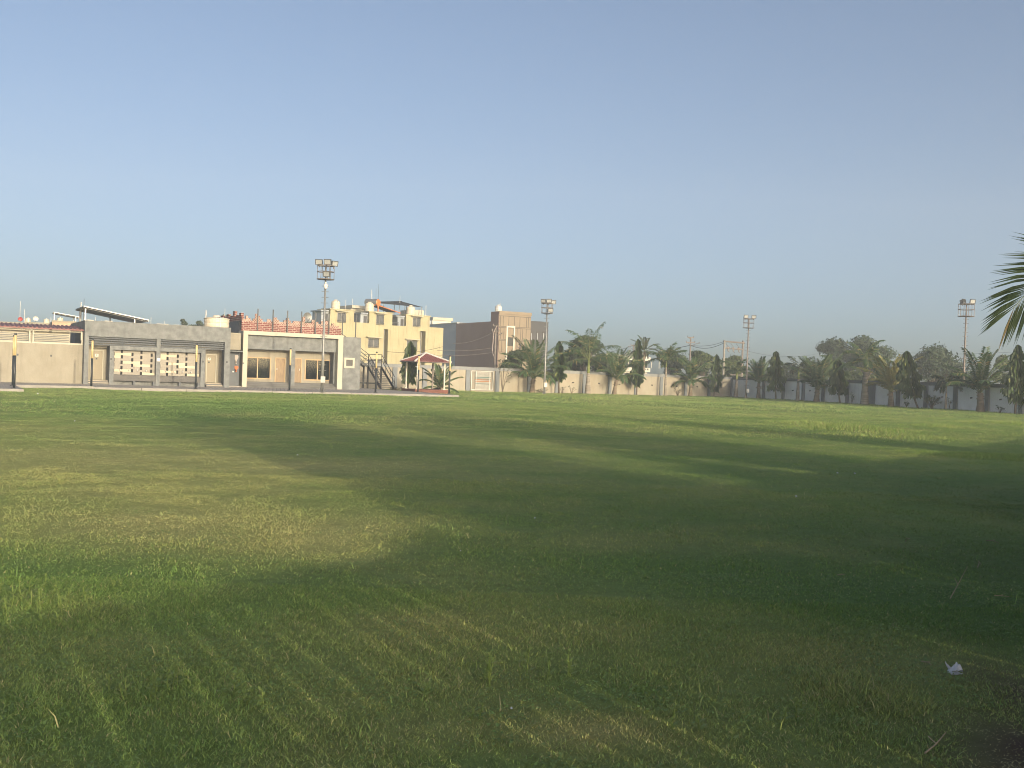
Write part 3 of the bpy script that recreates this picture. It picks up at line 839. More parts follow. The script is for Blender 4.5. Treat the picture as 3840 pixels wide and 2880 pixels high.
# ---- solar array on the wash block's roof
def solar(name, label, fr, corner_hi, corner_lo, dep, dz, posts, zbase, group='solar panel arrays on roofs'):
    (x0, d0, z0), (x1, d1, z1) = corner_hi, corner_lo
    t = fthing(name, label, 'solar panel', fr, group)
    th = .06
    n = 2
    for k in range(n):
        qa, qb = k / n + (.004 if k else 0), (k + 1) / n
        xa, xb = x0 + (x1 - x0) * qa, x0 + (x1 - x0) * qb; za, zb = z0 + (z1 - z0) * qa, z0 + (z1 - z0) * qb
        pnl = MB().hexa([(xa, d0, za), (xb, d0, zb), (xb, d0 + dep, zb + dz), (xa, d0 + dep, za + dz)], [(xa, d0, za + th), (xb, d0, zb + th), (xb, d0 + dep, zb + dz + th), (xa, d0 + dep, za + dz + th)]).build('panel', M['panel'], t)
        ed = MB()
        ed.hexa([(xa, d0 - .05, za + .01), (xb, d0 - .05, zb + .01), (xb, d0 - .003, zb + .01), (xa, d0 - .003, za + .01)], [(xa, d0 - .05, za + th + .015), (xb, d0 - .05, zb + th + .015), (xb, d0 - .003, zb + th + .015), (xa, d0 - .003, za + th + .015)])
        ed.tube([(xa, d0 + dep, za + dz - .02), (xb, d0 + dep, zb + dz - .02)], .035, 5); ed.tube([(xa, d0 + .25, za - .05), (xb, d0 + .25, zb - .05)], .03, 5)
        ed.tube([(xb - .05, d0, zb - .03), (xb - .05, d0 + dep, zb + dz - .03)], .03, 5)
        ed.build('panel_frame', M['alu'], pnl)
    for px_s, dd in posts:
        f = (px_s - x0) / (x1 - x0)
        MB().box(px_s - .04, px_s + .04, d0 + dd - .04, d0 + dd + .04, zbase, z0 + (z1 - z0) * f + dz * dd / dep - .03).build('post', M['alu'], t)
    return t
xh, zh = FA.p(313.6, 1150.5, 1.2); xl_, zl_ = FA.p(559, 1203.5, 1.2)
solar('solar_array', 'large dark solar array sloping down to the right on the grey wash block roof', FA, (xh, 1.2, zh), (xl_, 1.2, zl_), 4.6, -.02, [(xh + .15, .3), (xh + .25, 4.3), (FA.x(505, 1200, 1.5), .3), (xh + 2.2, 4.3)], 3.38)

def water_tank(label, loc, r, h, group='rooftop water tanks', dome=True, rz=0.0, ribs=5, mat='plastic'):
    t = thing('water_tank', label, 'water tank', loc, rz, group)
    pr = [(r * .97, 0)]
    hb = h * (.72 if dome else .86)
    for k in range(ribs):
        z0 = hb * k / ribs; z1 = hb * (k + 1) / ribs
        pr += [(r * .97, z0 + .01), (r, z0 + (z1 - z0) * .25), (r, z0 + (z1 - z0) * .75), (r * .97, z1 - .01)]
    if dome: pr += [(r * .93, hb + h * .08), (r * .75, hb + h * .17), (r * .45, hb + h * .235)]
    else: pr += [(r * 1.02, hb), (r * 1.02, hb + .05), (r * .8, hb + h * .06), (r * .3, hb + h * .1)]
    MB().lathe(pr, 0, 0, 24).build('body', M[mat], t, smooth=False)
    top = pr[-1]
    MB().lathe([(top[0], top[1] - .01), (top[0], top[1] + .05), (top[0] * .9, top[1] + .09), (top[0] * .2, top[1] + .1)], 0, 0, 16).build('lid', M[mat], t)
    pp = MB().tube([(r * .1, -r * .55, h * .98), (r * .08, -r * 1.03, h * .9), (r * .06, -r * 1.04, .05)], .035, 5)
    pp.build('pipe', M['whiteplastic'], t)
    return t
x, z = FA.p(811.5, 1228, 2.2)
water_tank('wide ribbed cream water tank on the right end of the grey wash block roof', FA.w(x, 2.2, 3.4), .86, zT + .85 - 3.4, dome=False, rz=FA.a)

def pole(name, label, cat, p0, p1, r, mat, group=None, n=6):
    t = thing(name, label, cat, p0, 0, group)
    q = Vector(p1) - Vector(p0)
    MB().tube([(0, 0, 0), q], [r, r * .8], n).build('shaft', M[mat], t)
    MB().lathe([(r * 2.2, 0), (r * 2.2, .06), (r, .1)], 0, 0, 8).build('foot', M[mat], t)
    return t
def px_pole(name, label, cat, px, py0, py1, Y, r, mat, z0=None, group=None):
    a = at(px, py0, Y); b = at(px + (py0 - py1) * math.tan(ROLL), py1, Y)
    if z0 is not None: a.z = z0
    b.x = a.x
    return pole(name, label, cat, a, b, r, mat, group)
G_AN = 'rooftop poles and aerials'
px_pole('pipe_pole', 'thick white pipe standing behind the high end of the large solar array', 'pole', 302.5, 1205, 1134, 69.5, .05, 'whitetrim', 3.4, G_AN)
px_pole('aerial', 'thin black aerial above the high corner of the large solar array', 'aerial', 313, 1205, 1120, 68.5, .018, 'black', 3.4, G_AN)
px_pole('pipe_pole', 'short white pipe beside the wide ribbed water tank', 'pole', 771, 1228, 1164, 73.6, .05, 'whitetrim', 3.4, G_AN)

# ---- white-framed building with the brick terrace
t = fthing('guest_building', 'low building in a thick ivory frame with wood doors and wide windows', 'building', FB)
xa0, xa1 = 0, FB.x(926, 1400); xb0, xb1 = FB.x(1265, 1400), FB.x(1283.5, 1400)
zt3, zb3 = 4.16, 3.88
fm = MB(); fm.box(xa0, xa1, 0, 1.5, 0, zb3); fm.box(xb0, xb1, 0, 1.5, 0, zb3); fm.box(xa0, xb1, 0, 1.5, zb3, zt3)
fm.build('portal_frame', M['ivory'], t)
Db = 1.5
zf = 2.87
MB().box(xa1 + .003, xb0 - .003, .42, .62, zf, zb3 - .003).build('fascia', M['cement'], t)
xc0, xc1 = FB.x(1089, 1400, .45), FB.x(1105, 1400, .45)
MB().box(xc0, xc1, .42, .9, 0, zf - .003).build('column', M['cement'], t)
fz = PAV + .39
def xz(px, py): return FB.p(px, py, Db)
wins = [(xz(923.5, 1340)[0], xz(1017, 1340)[0], .70, 2.31), (xz(1143.5, 1345)[0], xz(1239.5, 1345)[0], .70, 2.31)]
drs = [(xz(1031, 1380)[0], xz(1070, 1380)[0], fz, 2.33), (xz(1103, 1385)[0], xz(1131, 1385)[0], fz, 2.33)]
MB().wall(xa0 + .02, xb1 - .02, Db + .003, Db + .16, 0, 4.0, wins + drs).build('rear_wall', M['cream'], t)
for k, (a, b, z0, z1) in enumerate(wins):
    w = MB(); f_ = .085
    w.box(a, b, Db - .04, Db + .06, z0, z0 + f_); w.box(a, b, Db - .04, Db + .06, z1 - f_, z1)
    w.box(a, a + f_, Db - .04, Db + .06, z0 + f_, z1 - f_); w.box(b - f_, b, Db - .04, Db + .06, z0 + f_, z1 - f_)
    c = a + (b - a) * (.46 if k == 0 else .5)
    w.box(c - .035, c + .035, Db - .02, Db + .05, z0 + f_, z1 - f_)
    wo = w.build('window', M['wood_trim'], t)
    MB().box(a + f_ - .01, c - .03, Db + .01, Db + .022, z0 + f_ - .01, z1 - f_ + .01).build('pane', M['glass'], wo)
    MB().box(c + .03, b - f_ + .01, Db + .03, Db + .042, z0 + f_ - .01, z1 - f_ + .01).build('pane', M['glass'], wo)
    cu = MB()
    vs = []; nn = 30
    ca, cb = (c + .02, b - .05) if k == 0 else (b - .55, b - .1)
    for i in range(nn + 1):
        x = ca + (cb - ca) * i / nn; y = Db + .34 + .035 * math.sin(i * 1.9)
        vs += [(x, y, z0 - .1), (x, y, z1 + .05)]
    cu.add(vs, [(2 * i, 2 * i + 2, 2 * i + 3, 2 * i + 1) for i in range(nn)])
    cu.add([(v[0], v[1] + .012, v[2]) for v in vs], [(2 * i, 2 * i + 1, 2 * i + 3, 2 * i + 2) for i in range(nn)])
    cu.build('curtain', M['curtain'] if k == 0 else M['net'], t)
for k, (a, b, z0, z1) in enumerate(drs):
    d_ = MB().box(a + .06, b - .06, Db + .03, Db + .08, z0 + .01, z1 - .06).build('door', M['wood'], t)
    fr_ = MB(); fr_.box(a, a + .06, Db - .03, Db + .1, z0, z1); fr_.box(b - .06, b, Db - .03, Db + .1, z0, z1); fr_.box(a + .06, b - .06, Db - .03, Db + .1, z1 - .06, z1)
    fr_.build('door_frame', M['wood_trim'], d_)
    hx = a + .14 if k == 0 else b - .16
    MB().tube([(hx, Db - .03, 1.42), (hx, Db - .03, 1.56)], .03, 6).build('handle', M['whiteplastic'], d_)
    if k == 0: pass
# side returns, left flank, roof, rear
mb = MB()
mb.box(.003, .2, 1.5, 9.6, 0, 4.9); mb.box(xb1 - .2, xb1 - .003, 1.5, 9.6, 0, 4.1); mb.box(.2, xb1 - .2, 9.4, 9.6, 0, 4.1)
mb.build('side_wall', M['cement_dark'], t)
MB().box(.2, xb1 - .2, .62, 9.4, 4.0, 4.12).build('roof', M['cement'], t)
MB().box(.2, xb1 - .2, Db + .2, 9.4, 0, fz).build('floor', M['interior'], t)
MB().box(.2, xb1 - .2, 5.2, 5.3, fz, 4.0).build('inner_wall', M['interior'], t)
for x in (xa1 + .003, xb0 - .12): MB().box(x, x + .117, .62, Db, fz, zf).build('jamb', M['cement'], t)
st = MB()
for q in range(3):
    a, b = xa1 + .01, xb0 - .01
    st.box(a, b, .10 + q * .36, Db - .002, PAV - .05 + q * .13 + (.003 if q else 0), PAV + .13 * (q + 1), 0)
    st.box(a + .02, b - .02, .085 + q * .36, .14 + q * .36, PAV + .13 * (q + 1) - .028, PAV + .13 * (q + 1) + .004, 1)
st.build('steps', [M['stone'], M['counter']], t)
x, z = FB.p(912.5, 1362)
MB().box(x - .05, x + .05, -.03, -.001, z - .05, z + .05).build('wall_light', M['black'], t)
# grey end block with the small square window
xe = FB.x(1351, 1430)
zk = 4.06
MB().box(xb1, xe, .12, 6.5, 0, zk).build('end_block', M['cement'], t)
wx0, wz1 = FB.p(1290.5, 1341, .1); wx1, wz0 = FB.p(1328, 1381, .1)
w = MB(); f_ = .15
w.box(wx0, wx1, .03, .118, wz0, wz0 + f_); w.box(wx0, wx1, .03, .118, wz1 - f_, wz1); w.box(wx0, wx0 + f_, .03, .118, wz0 + f_, wz1 - f_); w.box(wx1 - f_, wx1, .03, .118, wz0 + f_, wz1 - f_)
wo = w.build('window', M['ivory'], t)
lv = MB()
for q in range(7):
    z = wz0 + f_ + .0 + q * (wz1 - wz0 - 2 * f_) / 7
    lv.box(wx0 + f_, wx1 - f_, .09, .115, z + .012, z + .07)
lv.build('louvre', M['counter'], wo)
# brick parapet with its ragged top
def c3(x, y): return 820 + x / 3.814, 1100 + y / 3.814
prof = [(330, 365), (385, 318), (420, 355), (455, 388), (488, 360), (522, 290), (550, 325), (592, 365), (625, 405), (692, 370), (750, 402), (778, 345), (833, 380), (865, 410), (930, 385), (965, 355), (1003, 390), (1035, 425),
        (1062, 398), (1105, 400), (1160, 400), (1200, 337), (1235, 425), (1330, 378), (1385, 410), (1425, 440), (1465, 395), (1580, 460), (1620, 430), (1655, 465), (1720, 497), (1757, 497)]
solid = [(330, 400), (560, 425), (1000, 455), (1400, 478), (1757, 497)]
br = MB(); la = MB(); dB = .7
for (xa, ya), (xb_, yb) in zip(prof, prof[1:]):
    X0 = FB.x(*c3(xa, 450), dB); X1 = FB.x(*c3(xb_, 450), dB)
    zt_ = FB.z(*c3((xa + xb_) / 2, ya), dB)
    ys = np.interp((xa + xb_) / 2, [q[0] for q in solid], [q[1] for q in solid])
    zs_ = round(FB.z(*c3((xa + xb_) / 2, ys), dB) / .13) * .13
    br.box(X0, X1, dB, dB + .2, zt3 - .1, zs_)
    if zt_ > zs_ + .03: la.box(X0, X1, dB + .004, dB + .15, zs_, zt_)
pr_ = br.build('brick_parapet', M['brick'], t)
la.build('lattice_crest', M['lattice'], pr_)
br = MB()
br.box(.0, .19, dB, 8.6, 4.903, 5.2)
for k, hh in enumerate((.26, .12, .46, .15, .3, .16, .26, .16)): br.box(.0, .19, dB + .25 + k * 1.0, dB + .85 + k * 1.0, 5.2, 5.2 + hh)
br.build('brick_parapet', M['brick'], t)
for px, yt in ((965.5, 1157.5), (1022.7, 1161), (1077, 1164.5), (1130, 1168), (1182.6, 1172), (1233.5, 1178), (1284, 1180), (1334, 1183)):
    x = FB.x(px, 1230, .56); zz = FB.z(px, yt, .56)
    base = FB.w(x, .56, zt3 if px < 1300 else zk)
    t2 = thing('netting_pole', '', 'pole', base, FB.a, 'steel poles along the brick terrace')
    MB().box(-.034, .034, -.034, .034, 0, zz - base.z).build('shaft', M['black'], t2)
    MB().box(-.1, .1, -.1, .1, 0, .02).build('base_plate', M['black'], t2)
    nth = {965.5: 'first', 1022.7: 'second', 1077: 'third', 1130: 'fourth', 1182.6: 'fifth', 1233.5: 'sixth', 1284: 'seventh at the corner,', 1334: 'eighth over the grey block,'}[px]
    t2['label'] = f'dark steel pole on the brick terrace, {nth} from the left'

# ---- alley between the two blocks: store with a dark door
al = fthing('store_shed', 'narrow store with a dark door between the grey wash block and the white framed building', 'building', FA)
x0, x1 = xR + .03, FA.x(905, 1400, 2.6) - .1
dz_ = 2.6
MB().box(x0, x1, dz_, dz_ + 3, 2.75, 3.95).build('wall', M['cream'], al)
MB().box(x0, x1, dz_ - .7, dz_ + 2.9, 2.6, 2.68).build('canopy', M['cement'], al)
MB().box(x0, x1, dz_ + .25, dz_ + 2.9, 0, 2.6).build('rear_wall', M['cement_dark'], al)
xd0, xd1 = FA.x(858.5, 1400, dz_), FA.x(879, 1400, dz_)
dd = MB().box(max(x0, xd0), xd1, dz_ + .02, dz_ + .07, .2, 2.55).build('door', M['cement_dark'], al)
MB().box(xd1 - .14, xd1 - .06, dz_ - .04, dz_ + .02, 1.15, 1.25).build('handle', M['whiteplastic'], dd)
MB().box(x0, x1, dz_ - .5, dz_ + .25, .1, .2).build('step', M['kerb'], al)
hx, hz = FA.p(885, 1350, dz_ + .1)
for nm, lb, col, a, b, c in (('hanging_cloth', 'pale cloth hanging in the alley beside the dark store door', 'cloth_w', hz + .35, hz - .28, 0), ('hanging_cloth', 'orange bag hanging below the pale cloth in the alley', 'cloth_o', hz - .42, hz - .85, .03)):
    q = MB(); nn = 8; vs = []
    for j in range(7):
        z = a + (b - a) * j / 6; w_ = .10 + .07 * math.sin(j * .9 + .4)
        for i in range(nn): vs.append((hx + c + w_ * math.cos(i / nn * 6.283), dz_ + .1 + .07 * math.sin(i / nn * 6.283), z))
    fs = [(j * nn + i, j * nn + (i + 1) % nn, (j + 1) * nn + (i + 1) % nn, (j + 1) * nn + i) for j in range(6) for i in range(nn)]
    fs += [tuple(range(nn)), tuple(6 * nn + i for i in range(nn))[::-1]]
    q.add(vs, fs)
    o = q.build(nm, M[col]); o.location = FA.o; o.rotation_euler.z = FA.a; tag(o, lb, 'cloth')

# ---- black steel stair behind the end block
q = at(1404, 1440, 85.2) - FB.o
ls, ld = q.dot(FB.u), q.dot(FB.v)
t = fthing('steel_staircase', 'black steel staircase with railings beside the grey end block', 'staircase', FB)
zl = 2.0; W = 1.15; run = 3.1; nr = 13
tr = MB(); sg = MB(); rl = MB()
for k in range(nr):
    f = (k + .5) / nr
    tr.box(ls - W / 2 + .05, ls + W / 2 - .05, ld - run * f - .13, ld - run * f + .13, zl - (zl - PAV) * (k + 1) / nr, zl - (zl - PAV) * (k + 1) / nr + .035)
tr.build('treads', M['black'], t)
for sx in (-1, 1):
    x = ls + sx * W / 2
    sg.hexa([(x - .03, ld, zl - .25), (x + .03, ld, zl - .25), (x + .03, ld - run, PAV - .1), (x - .03, ld - run, PAV - .1)], [(x - .03, ld, zl), (x + .03, ld, zl), (x + .03, ld - run, PAV + .15), (x - .03, ld - run, PAV + .15)])
    for h in (.45, .9): rl.tube([(x, ld, zl + h), (x, ld - run, PAV + h + .1)], .028, 5)
    for f in (0, .33, .66, 1.0): rl.tube([(x, ld - run * f, zl - (zl - PAV) * f), (x, ld - run * f, zl - (zl - PAV) * f + .95)], .028, 5)
sg.build('stringer', M['black'], t)
MB().box(ls - W / 2, ls + W / 2, ld, ld + 1.15, zl - .08, zl - .01).build('landing', M['black'], t)
up = MB(); n2 = 11; x0 = ls - W / 2
for k in range(n2):
    xx = x0 - 3.0 * (k + .5) / n2; zz = zl + 2.0 * (k + 1) / n2
    up.box(xx - .14, xx + .14, ld + .1, ld + 1.1, zz - .03, zz)
up.build('treads', M['black'], t)
s2 = MB()
for d in (ld + .05, ld + 1.12):
    s2.hexa([(x0, d - .03, zl - .22), (x0, d + .03, zl - .22), (x0 - 3.0, d + .03, zl + 1.8), (x0 - 3.0, d - .03, zl + 1.8)], [(x0, d - .03, zl), (x0, d + .03, zl), (x0 - 3.0, d + .03, zl + 2.02), (x0 - 3.0, d - .03, zl + 2.02)])
    for h in (.35, .65, .95): rl.tube([(x0, d, zl + h), (x0 - 3.0, d, zl + 2 + h)], .026, 5)
    for f in (0, .35, .7): rl.tube([(x0 - 3 * f, d, zl + 2 * f), (x0 - 3 * f, d, zl + 2 * f + .97)], .026, 5)
for d in (ld + 1.12,):
    for h in (.45, .95): rl.tube([(ls - W / 2, d, zl + h), (ls + W / 2, d, zl + h)], .026, 5)
for h in (.45, .95): rl.tube([(ls + W / 2, ld, zl + h), (ls + W / 2, ld + 1.12, zl + h)], .026, 5)
s2.build('stringer', M['black'], t)
rl.build('railing', M['black'], t)
lg = MB()
for a in (-W / 2, W / 2):
    for d in (.05, 1.1): lg.box(ls + a - .06, ls + a + .06, ld + d - .06, ld + d + .06, 0, zl - .08)
lg.box(ls - 2.2, ls - 2.08, ld + .1, ld + .22, 0, zl + 1.05); lg.box(ls - W / 2, ls + W / 2, ld + .02, ld + .1, .5, .6); lg.box(ls - 2.2, ls - W / 2, ld + .1, ld + .16, .5, .6)
lg.build('support', M['black'], t)

# ---- gazebo
c = at(1564, 1440, 78.2); G = Frame(c.x, c.y, 28); a = 2.25
t = fthing('gazebo', 'small open gazebo with a red hipped sheet roof and slim posts', 'gazebo', G)
for x, y in ((0, 0), (a, 0), (0, a), (a, a)):
    p_ = MB(); p_.box(x - .05, x + .05, y - .05, y + .05, .1, 2.5); p_.box(x - .1, x + .1, y - .1, y + .1, .3, .33)
    p_.build('post', M['offwhite'] if (x, y) != (a, a) else M['rustgalv'], t)
e0, e1 = a / 2 - 1.52, a / 2 + 1.52; cz = a / 2; zE, zA = 2.44, 3.1
cor = [(e0, e0), (e1, e0), (e1, e1), (e0, e1)]
rf = MB()
for i in range(4):
    p, q_ = cor[i], cor[(i + 1) % 4]
    rf.add([(p[0], p[1], zE), (q_[0], q_[1], zE), (cz, cz, zA), (p[0], p[1], zE - .04), (q_[0], q_[1], zE - .04), (cz, cz, zA - .04)], [(0, 1, 2), (5, 4, 3), (0, 3, 4, 1)])
    for k in range(1, 15):
        f = k / 15; b = Vector((p[0], p[1], zE)).lerp(Vector((q_[0], q_[1], zE)), f)
        m_ = 1 - abs(f - .5) * 2
        top = Vector((p[0] if f < .5 else q_[0], p[1] if f < .5 else q_[1], zE)).lerp(Vector((cz, cz, zA)), m_)
        b2 = b
        d = Vector(((p[0] + q_[0]) / 2, (p[1] + q_[1]) / 2, zE)); slope = Vector((cz, cz, zA)) - d
        rf.tube([b2 + Vector((0, 0, .005)), b2 + slope * m_ + Vector((0, 0, .005))], .022, 5)
rf.build('roof', M['redroof'], t)
rd = MB()
for p in cor: rd.tube([(p[0], p[1], zE + .01), (cz, cz, zA + .02)], .075, 6)
rd.build('ridge_cap', M['whitetrim'], t)
ev = MB()
for i in range(4):
    p, q_ = cor[i], cor[(i + 1) % 4]
    ev.tube([(p[0], p[1], zE - .05), (q_[0], q_[1], zE - .05)], .03, 5)
ev.build('eave_rail', M['rustgalv'], t)
MB().box(-.25, a + .25, -.25, a + .25, 0, .3).build('platform', paint('red_brick_platform', (.25, .105, .075), (.18, .08, .06), 2, .9, .1), t)

# ---- boundary posts of the play court
G_P = 'black and yellow posts along the lawn edge'
posts = [(47.7, 1447, 'black and yellow post at far left, the one set back behind its twin'), (52.5, 1456, 'black and yellow post at far left, nearer of the close pair'), (342, 1450.5, 'black and yellow post in front of the left door of the grey wash block'),
         (733, 1459, 'black and yellow post in front of the right tiled recess of the wash block'), (1085, 1465, 'black and yellow post in front of the middle column between the two wood doors'), (1408, 1473, 'black and yellow post in front of the black steel staircase'),
         (1568, 1467, 'black and yellow post at the front corner of the gazebo'), (1684, 1477, 'black and yellow post at the right end of the paved apron')]
pr0 = None
for px, py, lb in posts:
    g = ground(px, py, PAV)
    if px == 1568: g = at(1568, 1440, 76.4); g.z = PAV
    if pr0 is None:
        pr0 = thing('boundary_post', lb, 'post', g, 0, G_P)
        MB().lathe([(.062, 0), (.062, 1.66)], 0, 0, 12).build('lower_shaft', M['postblack'], pr0, smooth=True)
        MB().lathe([(.060, 1.662), (.060, 2.69)], 0, 0, 12).build('upper_shaft', M['postyellow'], pr0, smooth=True)
        MB().lathe([(.066, 2.692), (.066, 2.76), (.04, 2.79)], 0, 0, 12).build('cap', M['postblack'], pr0)
        MB().lathe([(.15, 0), (.15, .025), (.08, .03)], 0, 0, 12).build('base_plate', M['postblack'], pr0)
    else: dup(pr0, g, random.uniform(-.1, .1), lb)

# ---- floodlight masts
def mast(loc, H, R, ch, lamps, label, cam=None, box=True, rz=0.0, mat='galv'):
    t = thing('floodlight_mast', label, 'floodlight mast', loc, rz, 'floodlight masts round the field')
    MB().tube([(0, 0, 0), (0, 0, H * .3), (0, 0, H)], [.10, .085, .05], 10).build('pole', M[mat], t, smooth=True)
    z = 1.4; r0 = None
    while z < H - ch - .1:
        if r0 is None: r0 = MB().tube([(-.24, 0, 0), (.24, 0, 0)], .016, 5).build('rung', M[mat], t); r0.location.z = z
        else:
            r1 = r0.copy(); COL.objects.link(r1); r1.parent = t; r1.location.z = z
        z += .36
    cg = MB()
    for z in (H, H - ch * .45, H - ch): cg.ring((0, 0, z), R, .026, 24, 5)
    for k in range(6):
        b = k * math.pi / 3 + .3
        cg.tube([(R * math.cos(b), R * math.sin(b), H - ch), (R * math.cos(b), R * math.sin(b), H)], .018, 5)
    for z in (H, H - ch):
        for k in range(4):
            b = k * math.pi / 2 + .5
            cg.tube([(0, 0, z), (R * math.cos(b), R * math.sin(b), z)], .018, 5)
    for k in range(7): cg.box(-R * .85, R * .85, -R * .75 + k * R * .24, -R * .75 + k * R * .24 + .035, H - ch + .01, H - ch + .03)
    cg.build('cage', M['rustgalv'], t)
    for (x, y, z, yaw, tilt) in lamps:
        lb = MB(); rot = Matrix.Rotation(yaw, 4, 'Z') @ Matrix.Rotation(tilt, 4, 'X')
        mt = Matrix.Translation((x, y, z)) @ rot
        def put(mb, x0, x1, y0, y1, z0, z1, m=0):
            s = MB().box(x0, x1, y0, y1, z0, z1); mb.add([mt @ Vector(v) for v in s.v], s.f, m)
        put(lb, -.24, .24, -.0, .07, -.17, .17)
        put(lb, -.24, .24, -.03, -.001, -.17, -.135); put(lb, -.24, .24, -.03, -.001, .135, .17); put(lb, -.24, -.205, -.03, -.001, -.134, .134); put(lb, .205, .24, -.03, -.001, -.134, .134)
        for k in range(6): put(lb, -.2 + k * .075, -.185 + k * .075, .07, .11, -.14, .14)
        L_ = lb.build('floodlight', M['lampbody'], t)
        gl = MB(); put(gl, -.2, .2, -.012, -.002, -.13, .13); gl.build('lamp_glass', M['lampglass'], L_)
        br = MB(); put(br, -.03, .03, .03, .06, -.34, -.17); br.build('bracket', M['rustgalv'], L_)
    bp = MB(); bp.box(-.2, .2, -.2, .2, 0, .03)
    for a_, b_ in ((1, 1), (1, -1), (-1, 1), (-1, -1)): bp.tube([(a_ * .15, b_ * .15, .0), (a_ * .08, b_ * .08, .38)], .018, 5)
    bp.build('base_plate', M[mat], t)
    if box:
        jb = MB().box(-.02, .24, -.22, -.1, .62, 1.02).build('junction_box', M['whiteplastic'], t)
    if cam:
        cb = MB().lathe([(.03, H - ch - .28), (.11, H - ch - .3), (.13, H - ch - .42), (.11, H - ch - .56), (.04, H - ch - .63)], .09, -.16, 12); cb.tube([(0, 0, H - ch - .2), (.09, -.16, H - ch - .2), (.09, -.16, H - ch - .3)], .03, 6)
        cb.build('security_camera', M['whiteplastic'], t)
    return t
def face(l): return -math.atan2(-l.x, -l.y) * 0 + math.atan2(l.x, l.y) * -1
g = ground(1207, 1471, PAV); T = rad(14)
H1 = 8.1
mast(g, H1, .53, .87, [(-.45, -.1, H1 + .22, .1, T), (.2, -.25, H1 + .22, .05, T), (.6, 0, H1 + .14, 1.05, T), (.26, -.5, H1 - .58, -.1, T)], 'tallest-looking floodlight mast, standing before the white framed building', cam=True, rz=-.2)
def mloc(px, Y): q = at(px, 1440, Y); return Vector((q.x, q.y, gz1(q.x, q.y)))
H2 = 8.15
mast(mloc(2042, 92.6), H2, .52, .87, [(-.36, -.2, H2 + .2, -.35, T), (.14, -.25, H2 + .22, .05, T), (.55, -.1, H2 + .14, .45, T), (.3, -.46, H2 - .62, .1, T)], 'floodlight mast rising behind the big coconut palm near the brown building', rz=0)
H3 = 8.35
mast(mloc(2799, 107.5), H3, .58, .95, [(-.38, -.2, H3 + .22, .1, T), (.48, -.2, H3 + .22, -.15, T)], 'floodlight mast near the wall corner, beside the transformer frame', rz=.15, mat='rustgalv')
H4 = 8.75
mast(mloc(3613, 84.5), H4, .62, 1.0, [(-.52, -.05, H4 + .15, -1.9, T), (-.38, -.2, H4 + .22, -2.5, T), (.42, -.2, H4 + .22, .05, T)], 'floodlight mast at far right by the shaded wall', rz=.1, mat='rustgalv')

# ---- yellow apartment block
c = at(1297, 1440, 120); F4 = Frame(c.x, c.y, 33)
def c4(x, y): return 1160 + x / 2.963, 940 + y / 2.963
def f4(x, y, d=0): return F4.p(*c4(x, y), d)
t = fthing('apartment_block', 'yellow two storey apartment block with stained walls, rooftop stair rooms and barred windows', 'building', F4)
def grille_window(x0, x1, z0, z1, d, parent, shade=True, nb=9):
    w = MB(); f_ = .07
    w.box(x0, x1, d - .04, d - .001, z0, z0 + f_); w.box(x0, x1, d - .04, d - .001, z1 - f_, z1); w.box(x0, x0 + f_, d - .04, d - .001, z0 + f_, z1 - f_); w.box(x1 - f_, x1, d - .04, d - .001, z0 + f_, z1 - f_)
    w.box((x0 + x1) / 2 - .03, (x0 + x1) / 2 + .03, d - .03, d - .001, z0 + f_, z1 - f_)
    wo = w.build('window', M['offwhite'], parent)
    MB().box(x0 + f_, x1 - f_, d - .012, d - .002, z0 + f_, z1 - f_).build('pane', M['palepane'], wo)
    gr = MB()
    for k in range(nb): gr.box(x0 + (x1 - x0) * (k + .5) / nb - .02, x0 + (x1 - x0) * (k + .5) / nb + .02, d - .12, d - .09, z0 - .08, z1 + .05)
    for z in (z0 + .1, z1 - .1): gr.box(x0, x1, d - .14, d - .121, z, z + .04)
    gr.build('grille', M['black'], wo)
    if shade: MB().box(x0 - .25, x1 + .25, d - .45, d - .001, z1 + .1, z1 + .19).build('sunshade', M['yellow_shade'], parent)
secs = [((365, 825), (430, 790), 0), ((873, 1230), (1000, 835), 0), ((1290, 1485), (1390, 853), 0)]
xs = []
for (a_, b_), (tx, ty), d in secs:
    x0 = f4(a_, 1000)[0]; x1 = f4(b_, 1000)[0]; z = f4(tx, ty)[1]; xs.append((x0, x1, z))
xs[0] = (f4(200, 900)[0], xs[0][1], xs[0][2])
hz = [x[2] for x in xs]
mw = MB()
for i, (x0, x1, z) in enumerate(xs): mw.box(x0, x1, 0, 9, -.2, z)
for i in range(2): mw.box(xs[i][1], xs[i + 1][0], 1.0, 9, -.2, hz[i] - .1)
mw.build('wall', M['yellow'], t)
pp = MB()
for i in range(2):
    a_, b_ = xs[i][1], xs[i + 1][0]
    for q_ in (.2, .5, .8): pp.tube([(a_ + (b_ - a_) * q_, .9, 0), (a_ + (b_ - a_) * q_, .9, hz[i] + .5 * q_)], .055, 6)
pp.build('downpipes', M['bluegrey'], t)
rooms = [((235, 500), 650, (130, 470), (305, 690, 408, 790)), ((668, 925), 680, (580, 665), (738, 712, 830, 815)), ((1078, 1340), 715, (970, 1078), (1145, 745, 1235, 840))]
